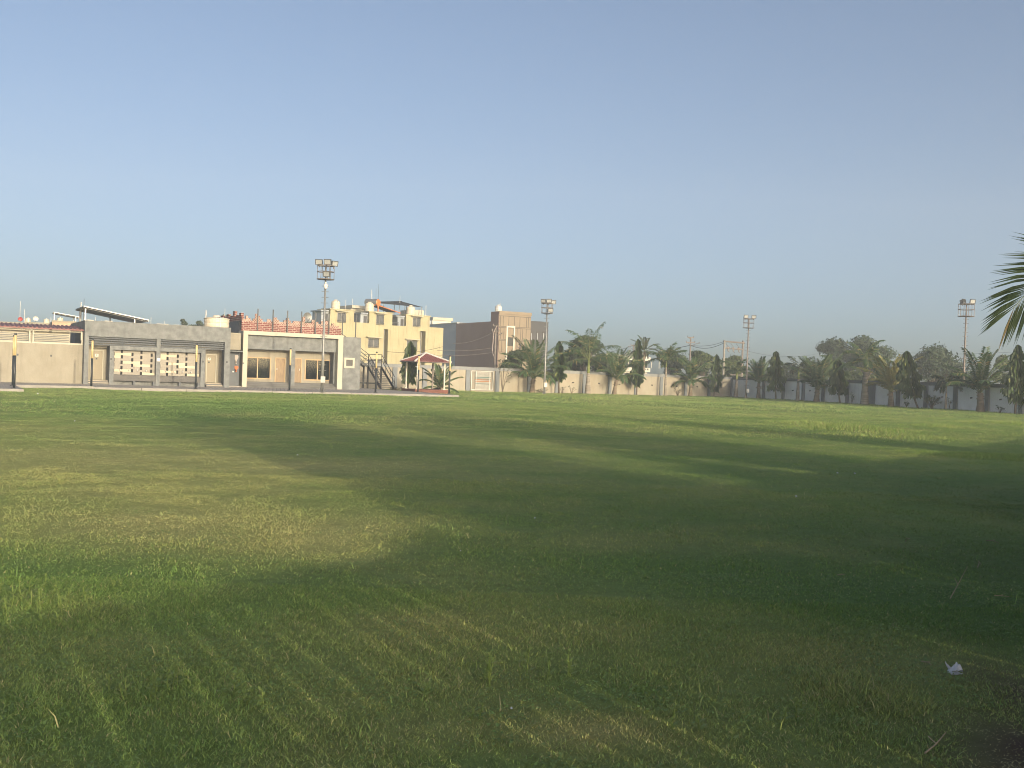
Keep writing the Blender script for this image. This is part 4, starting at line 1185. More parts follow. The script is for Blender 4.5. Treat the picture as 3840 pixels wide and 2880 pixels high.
for (a_, b_), ty, (sa, sb), (wx0, wy0, wx1, wy1) in rooms:
    x0 = f4(a_, ty)[0]; x1 = f4(b_, ty)[0]; z = f4((a_ + b_) / 2, ty)[1]
    rm = MB(); rm.box(x0, x1, .004, 3.6, hz[0] - .6, z - .12); rm.box(x0 - .12, x1 + .1, -.1, 3.7, z - .12, z)
    ro = rm.build('stair_room', M['yellow'], t)
    xs0 = f4(sa, ty)[0]
    sl = MB(); sl.box(xs0, x0 - .125, .1, 3.2, z - .35, z - .22); sl.box(x0 - .9, x0 - .01, .5, 3.2, hz[0] - .4, z - .36)
    sl.build('stair_head', M['bluegrey'], t)
    MB().box(x0 - .5, x0 - .1, .47, .498, hz[0] - .2, z - .6).build('door', M['charcoal'], ro)
    q0 = f4(wx0, wy1); q1 = f4(wx1, wy0)
    grille_window(q0[0], q1[0], q0[1], q1[1], .0, t, True)
for wx0, wy0, wx1, wy1 in ((648, 980, 772, 1070), (1078, 1003, 1198, 1100), (640, 1215, 800, 1262)):
    q0 = f4(wx0, wy1); q1 = f4(wx1, wy0); grille_window(q0[0], q1[0], q0[1], q1[1], -.003, t, True, 12)
# balcony rails between the rooms
rl = MB()
for a_, b_, y0, y1 in ((920, 1000, 798, 822), (1075, 1140, 800, 825)):
    x0, z1 = f4(a_, y0); x1, z0 = f4(b_, y1)
    for k in range(9): rl.box(x0 + (x1 - x0) * k / 8 - .02, x0 + (x1 - x0) * k / 8 + .02, .1, .14, hz[1] - .05, z1)
    rl.box(x0, x1, .1, .14, z1, z1 + .06)
rl.build('roof_railing', M['black'], t)
bx = MB()
x0, z0 = f4(460, 605, 5); x1, z1 = f4(620, 660, 5)
bx.box(x0, x1, 5, 9, hz[0] - .5, f4(500, 642, 5)[1]); bx.box(x0, x1 + .2, 4.6, 9, f4(500, 640, 5)[1], z0)
bx.build('rear_room', M['ivory'], t); bx = MB()
x0, z0 = f4(1150, 655, 6); x1, _ = f4(1275, 655, 6)
bx.box(x0, x1, 6, 9.5, hz[0] - .5, z0)
bx.build('rear_room', M['ivory'], t)
G_T = 'rooftop water tanks'
for (a_, b_), yt, yb, lb in (((245, 338), 548, 650, 'domed cream water tank on the left stair room of the yellow block'), ((620, 712), 573, 682, 'domed cream water tank on the middle stair room of the yellow block'), ((1080, 1168), 612, 712, 'domed cream water tank on the right stair room of the yellow block')):
    cx, zb = f4((a_ + b_) / 2, yb, 1.3); x0 = f4(a_, yb, 1.3)[0]; x1 = f4(b_, yb, 1.3)[0]; zt_ = f4((a_ + b_) / 2, yt, 1.3)[1]
    i = [245, 620, 1080].index(a_); rt = f4((rooms[i][0][0] + rooms[i][0][1]) / 2, rooms[i][1])[1]
    water_tank(lb, F4.w(cx, 1.3, rt), (x1 - x0) / 2 * .98, zt_ - rt, G_T, True, F4.a)
# solar water heater and shade net
x, z = f4(775, 578, 1.6)
t = thing('solar_heater', 'orange ended solar water heater on the roof of the yellow block', 'solar heater', F4.w(x, 1.6, f4(800, 680)[1]), F4.a)
zr = z - f4(800, 680)[1]
MB().tube([(-.15, -.1, zr), (-.9, 1.6, zr + .05)], .42, 14).build('tank', M['galv'], t)
MB().tube([(-.12, -.16, zr), (-.15, -.1, zr)], [.36, .44], 16).build('end_cap', M['orange'], t)
fr_ = MB(); fr_.box(-.2, -.08, -.1, .0, 0, zr - .3); fr_.tube([(.0, -.05, zr - .35), (2.9, -.05, .1)], .06, 6); fr_.tube([(-.7, 1.5, 0), (-.7, 1.5, zr)], .05, 6); fr_.tube([(-.2, -.05, zr), (-1.6, .2, 0)], .05, 6)
fr_.build('frame', M['orange'], t)
cl = MB()
for k in range(9): cl.tube([(-.1 - .07 * k, .05 + .17 * k, zr - .25), (2.5 - .07 * k, .05 + .17 * k, .2)], .05, 6)
cl.build('collector_tubes', M['net'], t)
x0, z0 = f4(820, 585, 3.0); x1, z1 = f4(970, 557, 6.0); x2, z2 = f4(1265, 625, 3.0)
t = fthing('shade_canopy', 'black shade net canopy on thin poles over the yellow block roof', 'canopy', F4)
nt_ = MB()
P_ = [(x0, 3.0, z0), (x0 + 3, 3.0, z0 - .05), (x2, 3.0, z2), (x2 - .5, 6.5, z2 + .35), (x1 + 1.2, 7.0, z1 + .1), (x0 + .2, 6.5, z0 + .35)]
nt_.add(P_ + [(a_, b_, c_ - .05) for a_, b_, c_ in P_], [(0, 1, 4, 5), (1, 2, 3, 4), (11, 10, 7, 6), (10, 9, 8, 7), (0, 6, 7, 1), (1, 7, 8, 2), (2, 8, 9, 3), (3, 9, 10, 4), (4, 10, 11, 5), (5, 11, 6, 0)])
nt_.build('net', M['net'], t)
po = MB()
for x, d, z in ((x0 + .1, 3.05, z0), (x0 + 3, 3.05, z0), (x0 + 5, 3.05, z0 - .3), (x2 - .2, 3.05, z2), (x2 - .6, 6.4, z2 + .3), (x1, 6.6, z1)): po.tube([(x, d, hz[0] - .3), (x, d, z - .05)], .04, 6)
po.build('pole', M['galv'], t)
for lb, xx, yb, yt, d, r, mt in (('white slanting pipe above the middle tank of the yellow block', 706, 640, 433, 4, .05, 'whitetrim'), ('thin grey aerial between the white pipe and the heater', 743, 640, 418, 4.5, .02, 'galv'), ('tall dark aerial above the orange solar heater', 772, 640, 368, 4.2, .02, 'black'), ('thin white pole left of the rear room on the yellow block', 406, 660, 548, 3, .03, 'whitetrim'),
                                 ('thin white pole on the rear room of the yellow block', 478, 610, 533, 5.2, .03, 'whitetrim'), ('white pole standing through the shade net', 1008, 640, 498, 5, .035, 'whitetrim'), ('white pole at the right edge of the shade net', 1297, 725, 607, 1.0, .035, 'whitetrim')):
    x, z1 = f4(xx, yt, d); zb = f4(xx, yb, d)[1]
    pole('aerial', lb, 'aerial', F4.w(x, d, hz[0] - .1), F4.w(x - (.15 if 'slanting' in lb else 0), d, z1), r, mt, G_AN)

# ---- grey and white house, brown house
c = at(1862, 1440, 138); F5 = Frame(c.x, c.y, 28)
def c5(x, y): return 1600 + x / 3.95, 1100 + y / 3.95
class SideF(Frame): pass
FS = Frame(c.x, c.y, 28 + 90)          # the left flank runs straight back
def fs(px, py): return FS.p(px, py, 0)
t = fthing('brown_house', 'brown house with a tan panelled tower and white framed strip window', 'building', F5)
l1 = fs(1837, 1300)[0]; l2 = fs(1708, 1300)[0]; l3 = fs(1658, 1300)[0]
zt_ = F5.p(1925, 1170.5)[1]; xw = F5.x(1988, 1280)
MB().box(.0, xw, .02, l1, -.2, zt_).build('tower', M['brown'], t)
zl_ = fs(1775, 1209.5)[1]
MB().box(.003, xw - .3, l1, l2, -.2, zl_).build('wall', M['brown'], t)
MB().box(.05, xw, -.03, .019, -.2, zt_ - .35).build('panelling', M['tan'], t)
MB().box(.0, xw + .06, -.1, .019, zt_ - .35, zt_ + .06).build('cornice', M['tan'], t)
gv = MB()
def gx_(x): return F5.x(*c5(x, 700), -.03)
def gzv(y): return F5.z(*c5(1300, y), -.03)
rows = [(1045, 335), (1045, 497), (1035, 517), (1030, 690), (1030, 707), (1020, 878), (1020, 893)]
zr = [gzv(335 + 10), gzv(500), gzv(518), gzv(690), gzv(708), gzv(878), gzv(893)]
for z in zr: gv.box(.06, xw - .02, -.042, -.031, z - .03, z + .03)
for xq, za, zb in [(1082, 0, 1), (1125, 0, 1), (1207, 0, 1), (1290, 0, 1), (1372, 0, 1), (1470, 0, 1), (1497, 0, 1), (1140, 2, 3), (1090, 2, 3), (1335, 2, 3), (1390, 2, 3), (1418, 2, 3), (1470, 2, 3), (1068, 4, 5), (1113, 4, 5), (1330, 4, 5), (1450, 4, 5), (1505, 4, 5)]:
    x = gx_(xq); gv.box(x - .03, x + .03, -.042, -.031, zr[zb] + .035, zr[za] - .035)
gv.build('panel_joints', M['groove'], t)
xw0, xw1 = gx_(1172), gx_(1298); zw0, zw1 = gzv(1060), gzv(488)
w = MB(); f_ = .2
w.box(xw0, xw0 + f_, -.16, -.045, zw0, zw1); w.box(xw1 - f_, xw1, -.16, -.045, zw0, zw1); w.box(xw0 + f_, xw1 - f_, -.16, -.045, zw1 - f_, zw1)
wo = w.build('window', M['offwhite'], t)
MB().box(xw0 + f_, xw1 - f_, -.07, -.046, gzv(785), gzv(655)).build('pane', M['darkglass'], wo)
x0, x1 = xw + .01, F5.x(2054, 1280, 1.2); zz = F5.z(2020, 1205, 1.2)
MB().box(x0, x1, 1.2, 8, -.2, zz).build('side_wing', M['charcoal'], t)
for xq in (1553, 1640, 1728):
    xc = F5.x(*c5(xq, 650), 1.2)
    so = MB().box(xc - .16, xc + .16, 1.15, 1.198, F5.z(*c5(xq, 760), 1.2), F5.z(*c5(xq, 570), 1.2)).build('window', M['groove'], t)
    MB().box(xc - .1, xc + .02, 1.12, 1.149, F5.z(*c5(xq, 690), 1.2), F5.z(*c5(xq, 590), 1.2)).build('pane', M['bluegrey'], so)
x, _ = F5.p(1868.5, 1167, 3)
water_tank('small white domed tank on the tan tower roof', F5.w(x, 3, zt_), .48, 1.05, G_T, True, F5.a, 4, 'whiteplastic')
pole('aerial', 'thin white pipe beside the tank on the tan tower', 'aerial', F5.w(x - .25, 2, zt_), F5.w(x - .25, 2, zt_ + 1.3), .035, 'whitetrim', G_AN)
t = fthing('grey_house', 'pale grey blank walled house between the yellow block and the brown house', 'building', F5)
zl_ = fs(1690, 1212.5)[1]
gq = MB(); gq.box(.2, 5, l2 + .05, l3 + 9, -.2, zl_); gq.build('wall', M['bluegrey'], t)
MB().box(.1, 5.1, l2 + .04, l3 + 9.1, zl_, zl_ + .1).build('roof', M['offwhite'], t)
c = at(1655, 1440, 172); F6 = Frame(c.x, c.y, 28)
t = fthing('white_house', 'white flat roofed house rising behind the grey walled house', 'building', F6)
x0, z1 = F6.p(1622, 1189); x1, _ = F6.p(1692, 1195)
MB().box(x0, x1, 0, 7, -.2, z1 - .5).build('wall', M['offwhite'], t)
MB().box(x0, x1 + .25, -.2, 7.2, z1 - .5, z1).build('parapet', M['ivory'], t)
MB().box(x0 - .9, x0 - .01, .4, 5, -.2, z1 - .6).build('side_wing', M['bluegrey'], t)

# ---- roofs seen over the cream outbuilding
c = at(140, 1440, 100); F7 = Frame(c.x, c.y, 28)
t = fthing('cream_house', 'cream flat roofed house seen over the red tiled outbuilding roof', 'building', F7)
H_ = {}
for nm, pa, pb, py, d in (('parapet', -160, 90, 1203, 0), ('parapet', 93, 184, 1212, .3), ('parapet', 196, 284, 1206, -.4)):
    x0, z1 = F7.p(pa, py, d); x1, _ = F7.p(pb, py, d)
    b = MB(); b.box(x0, x1, d, d + 8, -.2, z1); b.box(x0 - .04, x1 + .04, d - .06, d + .3, z1 - .02, z1 + .14)
    b.build('wall', M['cream'], t); H_[pa] = (x0, x1, z1)
MB().box(H_[196][0], H_[196][1], -.43, -.402, H_[196][2] - .55, H_[196][2] - .03).build('painted_band', paint('peach_band', (.62, .42, .27), None, 1, .8), t)
for px, lb in ((105, 'squat cream tank left of the white dish'), (174, 'squat cream tank right of the white dish'), (225, 'squat cream tank under the small solar canopy')):
    x, z = F7.p(px, 1215, 2)
    zb = H_[93][2] if px < 190 else H_[196][2]
    water_tank(lb + ' on the cream house roof', F7.w(x, 2, zb), .27, .55 if px != 225 else .5, G_T, False, F7.a, 3)
def dish(label, loc, r, az, mat, mast_h):
    t = thing('satellite_dish', label, 'satellite dish', loc, az, 'satellite dishes on roofs')
    n = 18; vs = [(0, -.0, mast_h)]; fs_ = []
    for j in range(1, 4):
        rr = r * j / 3
        for k in range(n):
            b = 2 * math.pi * k / n; vs.append((rr * math.cos(b), -.12 * (j / 3) ** 2, mast_h + rr * math.sin(b) * .95))
    for k in range(n): fs_.append((0, 1 + k, 1 + (k + 1) % n))
    for j in range(2):
        for k in range(n): fs_.append((1 + j * n + k, 1 + (j + 1) * n + k, 1 + (j + 1) * n + (k + 1) % n, 1 + j * n + (k + 1) % n))
    b = MB().add(vs, fs_); b.add([(v[0], v[1] + .02, v[2]) for v in vs], [f[::-1] for f in fs_])
    b.build('reflector', M[mat], t)
    a_ = MB(); a_.tube([(0, .02, mast_h - .1), (0, .1, 0)], .03, 6); a_.tube([(0, -.1, mast_h - r * .9), (0, -.42, mast_h - .12)], .015, 5); a_.tube([(0, -.45, mast_h - .12), (0, -.38, mast_h - .12)], .04, 6)
    a_.build('arm', M['galv'], t)
x, z = F7.p(134, 1195, 1); dish('white satellite dish on the cream house roof', F7.w(x, 1, H_[93][2]), .25, .5, 'whiteplastic', z - H_[93][2])
x, z = F7.p(77, 1197, 1); dish('red satellite dish on the cream house roof', F7.w(x, 1, H_[-160][2]), .22, .3, 'reddish', max(.2, z - H_[-160][2] - .0))
for px, yt, lb in ((76.5, 1130, 'tall thin white pole over the red dish'), (92, 1160, 'shorter white pole right of the red dish'), (191, 1190, 'white pipe right of the two squat tanks')):
    x, z = F7.p(px, yt, 1.5); pole('pipe_pole', lb, 'pole', F7.w(x, 1.5, H_[93][2] - .1), F7.w(x, 1.5, z), .028, 'whitetrim', G_AN)
x0, z0 = F7.p(200.5, 1172, 1.5); x1, z1 = F7.p(297, 1190, 1.5)
solar('solar_array', 'small pale solar canopy on the cream house roof, left of the large dark array', F7, (x0, 1.5, z0), (x1, 1.5, z1), 1.6, -.05, [(x0 + .1, .2), (x1 - .3, .2), (x1 - .4, 1.4)], H_[196][2] - .05)
c = at(480, 1440, 150); F8 = Frame(c.x, c.y, 28)
t = fthing('white_house', 'distant white house whose roof edge shows over the grey wash block', 'building', F8)
b = MB()
for pa, pb, py in ((322, 352, 1198.5), (394, 422, 1202), (590, 632, 1213), (655, 672, 1217)):
    x0, z1 = F8.p(pa, py); x1, _ = F8.p(pb, py); b.box(x0, x1, 0, 6, -.2, z1)
b.build('wall', M['offwhite'], t)
for px, yt, lb in ((358, 1188, 'white vent pipe under the large solar array'), (382, 1199, 'stub pipe under the large solar array'), (566.5, 1190, 'thin grey aerial right of the large solar array'), (616, 1203, 'white double pipe on the distant white roof')):
    x, z = F8.p(px, yt, 1); pole('aerial', lb, 'aerial', F8.w(x, 1, 4.5), F8.w(x, 1, z), .04, 'whitetrim', G_AN)
px_pole('aerial', 'thin white aerial between the ribbed tank and the brick terrace', 'aerial', 841.5, 1225, 1155, 100, .025, 'whitetrim', 3.0, G_AN)
x, z = FB.p(1150, 1190, 7); dish('mesh dish standing above the brick terrace', FB.w(x, 7, 4.12), .42, FB.a + .35, 'galv', z - 4.12)

# ---- far white bungalow among the trees
c = at(2350, 1440, 185); F9 = Frame(c.x, c.y, 30)
def c6(x, y): return 2080 + x / 3.95, 1120 + y / 3.95
def f9(x, y, d=0): return F9.p(*c6(x, y), d)
t = fthing('white_villa', 'far white two storey villa with slotted parapets glimpsed between the palms', 'building', F9)
x0, zt_ = f9(960, 848); x1, _ = f9(1412, 860); zb = f9(1200, 912)[1]; zf0 = f9(1200, 1020)[1]; zf1 = f9(1200, 1082)[1]
b = MB()
b.box(x0 - 5, x1 - .2, .4, 12, -.2, zt_ - .2); b.box(x0, x1, -.2, .3, zb, zt_); b.box(x0, x1, -.2, .3, zf1, zf0)
b.build('wall', M['offwhite'], t)
gl = MB().box(x0 + .1, x1 - .3, .3, .39, zf0, zb).build('window_band', M['darkglass'], t)
mu = MB()
for k in range(12): mu.box(x0 + .4 + k * 1.75, x0 + .5 + k * 1.75, .22, .299, zf0, zb)
mu.build('mullions', M['offwhite'], gl)
so = MB()
for xq in (1117, 1325, 1370): so.box(f9(xq, 870)[0] - .18, f9(xq, 870)[0] + .18, -.25, -.201, f9(xq, 890)[1], f9(xq, 865)[1])
for xq in (1295, 1325, 1365): so.box(f9(xq, 1045)[0] - .18, f9(xq, 1045)[0] + .18, -.25, -.201, f9(xq, 1060)[1], f9(xq, 1035)[1])
so.build('slots', M['charcoal'], t)
xa, za = f9(1278, 795, 4); xb, _ = f9(1382, 800, 4)
MB().box(xa, xb, 4, 9, zt_ - .3, za).build('roof_room', M['offwhite'], t)
xa, za = f9(640, 812, 3); xb, _ = f9(960, 812, 3)
b = MB(); b.box(xa, xb, 3, 12, -.2, za - .9); b.box(xa - .3, xb, 2.7, 12, za - .7, za); b.build('side_wing', M['offwhite'], t)

# ---- utility poles, transformer frame and lines
G_U = 'utility poles beyond the boundary wall'
def upole(label, px, ytop, Y, arms, mat='rustgalv', streetlamp=None, r=.09):
    a = at(px, 1440, Y); zt = at(px, ytop, Y).z
    t = thing('utility_pole', label, 'utility pole', (a.x, a.y, 0), 0, G_U)
    MB().tube([(0, 0, -.2), (0, 0, zt)], [r * 1.4, r], 8).build('pole', M[mat], t)
    for z, hl in arms:
        am = MB(); am.box(-hl, hl, -.05, .05, zt + z - .05, zt + z + .05)
        for s_ in (-1, 1): am.tube([(s_ * hl * .95, 0, zt + z + .05), (s_ * hl * .95, 0, zt + z + .22)], .05, 6)
        am.tube([(-hl * .7, 0, zt + z), (0, 0, zt + z - hl * .6)], .03, 5)
        am.build('crossarm', M['rustgalv'], t)
    if streetlamp:
        sx, z0, z1 = streetlamp
        L_ = MB().tube([(0, 0, zt + z0), (sx * .6, -.1, zt + z0 + (z1 - z0) * .7), (sx * .8, -.1, zt + z1)], .035, 6).build('lamp_arm', M['rustgalv'], t)
        MB().tube([(sx * .78, -.1, zt + z1), (sx, -.1, zt + z1 + .06)], [.06, .1], 6).build('lamp_head', M['galv'], L_)
    return Vector((a.x, a.y, zt))
u1 = upole('utility pole with bowed cable before the corner of the tan tower', 1852, 1222, 100, [(-.0, .28), (-.5, .35)], 'rustgalv', (.62, -1.05, -.75))
b = at(1855, 1222, 99.8); cv = MB()
pts = [(1863, 1221), (1852, 1245), (1848, 1290), (1846, 1320), (1852, 1336)]
cv.tube([at(x, y, 99.75) for x, y in pts], .05, 6)
tag(cv.build('cable_conduit', M['palecable']), 'pale bowed conduit strapped to the pole by the tan tower', 'cable')
u2 = upole('short dark pole in front of the tan panelled wall', 1945.5, 1285, 108, [(-.05, .22), (-.5, .3)], 'black', None, .06)
u3 = upole('far utility pole rising above the white villa between two palms', 2371, 1292, 140, [(-.1, .4), (-1.0, .6)], 'rustgalv', (-.75, -.75, -.3))
u4 = upole('utility pole with a street lamp arm in the middle of the tree line', 2584, 1264, 128, [(-.05, .4), (-.68, .55)], 'rustgalv', (1.15, -1.05, -.72))
t = thing('transformer_frame', 'rusty two post transformer frame with switches by the wall corner', 'utility frame', (0, 0, 0), 0, None)
Y = 124
a = at(2711, 1440, Y); b = at(2780, 1440, Y + 3); za = at(2711, 1275, Y).z; zb = at(2780, 1277, Y + 3).z
t.location = (a.x, a.y, 0); dx, dy = b.x - a.x, b.y - a.y
MB().tube([(0, 0, -.2), (0, 0, za)], [.14, .11], 8).build('post', M['pole_conc'], t); MB().tube([(dx, dy, -.2), (dx, dy, zb)], [.14, .11], 8).build('post', M['rustgalv'], t)
z1 = za - .15; z2 = at(2711, 1306, Y).z; z3 = at(2711, 1404, Y).z
bm = MB(); bm.tube([(-.1, 0, z1), (dx * 1.08, dy * 1.08, z1)], .11, 6); bm.tube([(-.1, 0, z2), (dx * 1.08, dy * 1.08, z2)], .06, 6); bm.tube([(-.1, 0, z3), (dx * 1.05, dy * 1.05, z3)], .07, 6)
bm.build('crossbeam', M['rustgalv'], t)
for f in (.2, .48, .78):
    s_ = MB(); x, y = dx * f, dy * f
    s_.tube([(x - .35, y - .1, z1 - .15), (x, y - .1, z2 + .25)], .03, 5); s_.tube([(x, y - .05, z2 + .28), (x, y - .05, z2 - .3)], .07, 6); s_.box(x - .22, x + .22, y - .12, y + .05, z2 + .06, z2 + .16); s_.tube([(x, y - .05, z2 - .3), (x + .2, y - .05, z2 - .42)], .05, 5)
    s_.build('switch', M['rustgalv'], t)
def wire(label, a, b, sag, r=.018, mat='cable'):
    a = Vector(a); b = Vector(b); n = 14; p = []
    for k in range(n + 1):
        f = k / n; q = a.lerp(b, f); q.z -= sag * 4 * f * (1 - f); p.append(q)
    tag(MB().tube(p, r, 5).build('overhead_cable', M[mat]), label, 'cable', 'overhead lines')
hf = Vector((a.x, a.y, z1)); hf2 = Vector((a.x + dx, a.y + dy, z2))
wire('overhead cable from the villa pole to the street lamp pole', u3 + Vector((0, 0, -.1)), u4 + Vector((0, 0, -1.0)), .5, .035)
wire('upper overhead cable from the street lamp pole to the transformer frame', u4 + Vector((0, 0, -1.0)), hf, .3, .022)
wire('lower overhead cable from the street lamp pole to the transformer frame', u4 + Vector((.1, 0, -1.05)), hf + Vector((0, 0, -.15)), .5, .03)
wire('overhead cable running left from the villa pole behind the tall palm', at(2120, 1330, 128), u3 + Vector((0, 0, -.1)), .5, .03)
wire('thin line leaving the transformer frame to the right over the shrubs', hf2, at(3080, 1322, 170), .8, .016)
wire('thin line across the sky behind the far right mast', at(3340, 1318, 160), at(3950, 1306, 150), .6, .016)
for k, (ya, yb, lb) in enumerate(((1288, 1248, 'highest pale cable crossing the brown side wall'), (1314, 1305, 'middle pale cable crossing the brown side wall'), (1332, 1322, 'lowest pale cable crossing the brown side wall'))):
    wire(lb, at(1640 if k else 1700, ya, 104), at(1846, yb, 99.9), .15 if k else .3, .02, 'palecable')
wire('dark cable slanting across the yellow block', at(1450, 1318, 110), at(1660, 1300, 106), .3, .016)

# ================================================================== PLANTING
def wbase(fr, px, d=-1.3, py=1470):
    q = fr.w(fr.x(px, py, d), d); return Vector((q.x, q.y, gz1(q.x, q.y) - .02))
def ztop(loc, px, py): return at(px, py, loc.y).z
L1 = wbase(FW2, 1995)
coconut(L1, 'largest coconut palm, its long fronds spread before the cream wall by the first mast', 1.35, 4.1, 19, (.1, 0), 'palm', 1, r0=.24, stiff=1.08, fan=20)
L = wbase(FW2, 2303); coconut(L, 'coconut palm with a short trunk, between the tallest royal palm and a drooping mast tree', 1.5, 3.6, 17, (.25, 0), 'palm', 2, r0=.2, stiff=1.12, fan=20)
L = wbase(FW2, 2589); coconut(L, 'bushy coconut palm last before the shaded corner of the wall', 1.4, 3.2, 18, (.05, 0), 'palm', 3, r0=.19, stiff=1.1, fan=18)
L = wbase(FWR, 2845); coconut(L, 'coconut palm with upright fan fronds just right of the corner mast', 1.65, 3.0, 14, (0, 0), 'palm', 4, r0=.2, stiff=1.5, fan=34)
L = wbase(FWR, 3063); coconut(L, 'shaggy coconut palm between two leaning mast trees on the shaded wall', 1.15, 3.75, 17, (.05, 0), 'palm', 5, r0=.26, stiff=1.35, fan=30)
L = wbase(FWR, 3343); coconut(L, 'yellowing coconut palm with a stubby trunk, right of the thick bottle palm', 1.3, 3.5, 17, (-.05, 0), 'palm_y', 6, r0=.24, stiff=1.1, fan=26)
L = wbase(FWR, 3679); coconut(L, 'coconut palm with a stout ragged trunk right of the far right mast', 1.5, 3.6, 18, (-.05, 0), 'palm', 7, r0=.27, stiff=1.3, fan=30)
q = at(1650, 1440, 83.5); coconut(Vector((q.x, q.y, .02)), 'young coconut palm with several stems behind the gazebo', .35, 2.1, 15, (.0, 0), 'palm', 8, r0=.1, stiff=1.5)
L = wbase(FW2, 2204); royal(L, 'tallest royal palm with a thick grey trunk and yellow green crownshaft', 2.05, 1.5, 3.9, 13, .3, 1, 'palm', plume=.5, leaf=.75, el0=86, el1=8, bend=58)
L = wbase(FW2, 2495); royal(L, 'slender pale trunked palm with arching plumes and an upright spear', 3.0, .8, 2.7, 12, .17, 2, 'palm', plume=.7, leaf=.55, el0=78, el1=12)
L = wbase(FWR, 2760.5); royal(L, 'bottle trunked palm between the wall corner and the corner mast', 2.0, .9, 2.2, 10, .24, 3, 'palm', plume=.4, leaf=.5)
L = wbase(FWR, 2992); royal(L, 'dark foxtail palm with curled bushy plumes', 2.2, 1.1, 2.1, 9, .2, 4, 'palm_d', plume=.9, leaf=.42, el0=70, el1=10)
L = wbase(FWR, 3243); royal(L, 'thick bottle trunked royal palm standing before the widest pier', 3.0, 1.0, 2.8, 11, .37, 5, 'palm', plume=.4, leaf=.62, el0=84, el1=-5)
L = wbase(FWR, 3548); royal(L, 'small thin stemmed dark palm left of the far right mast', 1.9, .5, 1.5, 8, .1, 6, 'palm_d', plume=.8, leaf=.38, el0=60, el1=-10)
# drooping mast trees
def mast_tree(fr, px, pxt, ytop, yclear, w, label, seed, sparse=1.0, d=-1.3, n=1700, mat='ashoka'):
    L = wbase(fr, px, d); h = ztop(L, px, ytop) - L.z; cl = ztop(L, px, yclear) - L.z
    lx = at(pxt, 1440, L.y).x - L.x
    return ashoka(L, label, h, max(.3, cl), w, (lx, 0), seed, n, mat, sparse=sparse)
mast_tree(FW2, 2096, 2092, 1277, 1420, .5, 'drooping mast tree right of the largest coconut palm', 1)
mast_tree(FW2, 2387, 2388, 1270, 1440, .47, 'drooping mast tree in front of the white villa', 2)
mast_tree(FW2, 2677, 2684, 1326, 1462, .55, 'thin sparse mast tree just before the wall corner', 3, .45)
mast_tree(FWR, 2910, 2906, 1316, 1458, .72, 'dense mast tree with a bent stem, first along the shaded wall', 4)
mast_tree(FWR, 3151, 3139, 1347, 1470, .68, 'mast tree with a slanting stem left of the thick bottle palm', 5)
mast_tree(FWR, 3445, 3397, 1316, 1482, .85, 'leaning mast tree, its cone tipped left above a slanting stem', 6, 1.15)
mast_tree(FWR, 3810, 3812, 1291, 1497, .68, 'tall mast tree at the right edge of the picture', 7, 1.15)
q = at(1529, 1440, 82.5); ashoka(Vector((q.x, q.y, .02)), 'drooping mast tree standing behind the gazebo', ztop(q, 1529, 1279), .9, .5, (.12, 0), 8, 1500)
# shrubs
rosette_shrub(wbase(FW2, 1884), 'thin frangipani tree right of the slatted gate', 3.2, 1.4, 6, 12, .4, 'broad', 1, 'frangipani', 'small shrubs along the boundary wall', 'tree')
rosette_shrub(wbase(FW2, 2143), 'nearly bare twiggy shrub left of the tallest royal palm', .9, 1.0, 5, 5, .2, 'broad_d', 2, bare=True)
rosette_shrub(wbase(FW2, 2541), 'sparse grey twiggy shrub between the slender palm and the bushy coconut', 1.0, 1.1, 14, 7, .14, 'broad', 3, bare=True)
rosette_shrub(wbase(FW2, 2030, -.6), 'low leafy weeds at the foot of the first wall mast', .45, 1.6, 12, 9, .18, 'broad', 4)
rosette_shrub(wbase(FW2, 2108, -.6), 'small leafy sapling at the foot of the mast tree by the largest coconut', .8, .6, 4, 9, .2, 'broad', 5)
rosette_shrub(wbase(FWR, 3196, -.5), 'spindly sapling with a few leaves against the shaded wall', 1.15, .5, 4, 8, .28, 'broad_d', 6)
rosette_shrub(wbase(FWR, 3402), 'small feathery shrub right of the yellowing palm', .55, .7, 8, 10, .24, 'broad_d', 7)
rosette_shrub(wbase(FWR, 3495), 'rounded dark bush in front of the shaded wall', 1.25, 1.6, 30, 22, .22, 'ashoka', 8, cat='bush', name='bush')
rosette_shrub(wbase(FWR, 3752), 'young frangipani with few rosettes between the stout palm and the tall mast tree', .65, .8, 6, 7, .3, 'broad', 9)
rosette_shrub(wbase(FWR, 3562, -.6), 'thin drooping seedling right of the small dark palm', 1.1, .4, 3, 7, .3, 'broad_d', 10)
q = at(1484, 1440, 82.3); rosette_shrub(Vector((q.x, q.y, .0)), 'low weeds at the foot of the steel staircase', .4, 1.4, 14, 9, .2, 'broad', 11)
# trees beyond the walls
def bt(px, Y, ytop, wpx, label, seed, mat='broad', n=3600, ls=.3, nl=14, flat=.65, th=None):
    q = at(px, 1440, Y); h = at(px, ytop, Y).z; w = wpx * Y / F
    return broad_tree(Vector((q.x, q.y, 0)), label, h, w, th if th else h * .22, n, ls, mat, seed, nl, flat=flat, trunk_r=.035 * w)
bt(3120, 152, 1277, 150, 'left half of the big spreading rain tree pair beyond the shaded wall', 1, 'broad', 5200, .26, 18)
bt(3232, 150, 1262, 205, 'right and taller of the two big spreading rain trees beyond the shaded wall', 2, 'broad', 7600, .26, 24)
bt(3495, 130, 1313, 200, 'round crowned tree beyond the wall behind the leaning mast tree', 3, 'broad', 6200, .25, 22)
bt(2190, 114, 1268, 125, 'dark bushy tree behind the tallest royal palm', 4, 'broad_d', 5200, .28, 18)
bt(2125, 116, 1322, 110, 'low dark tree between the largest coconut and the tallest royal palm', 5, 'broad_d', 2800, .26)
bt(2262, 120, 1335, 120, 'low dark tree right of the tallest royal palm', 6, 'broad_d', 3000, .26)
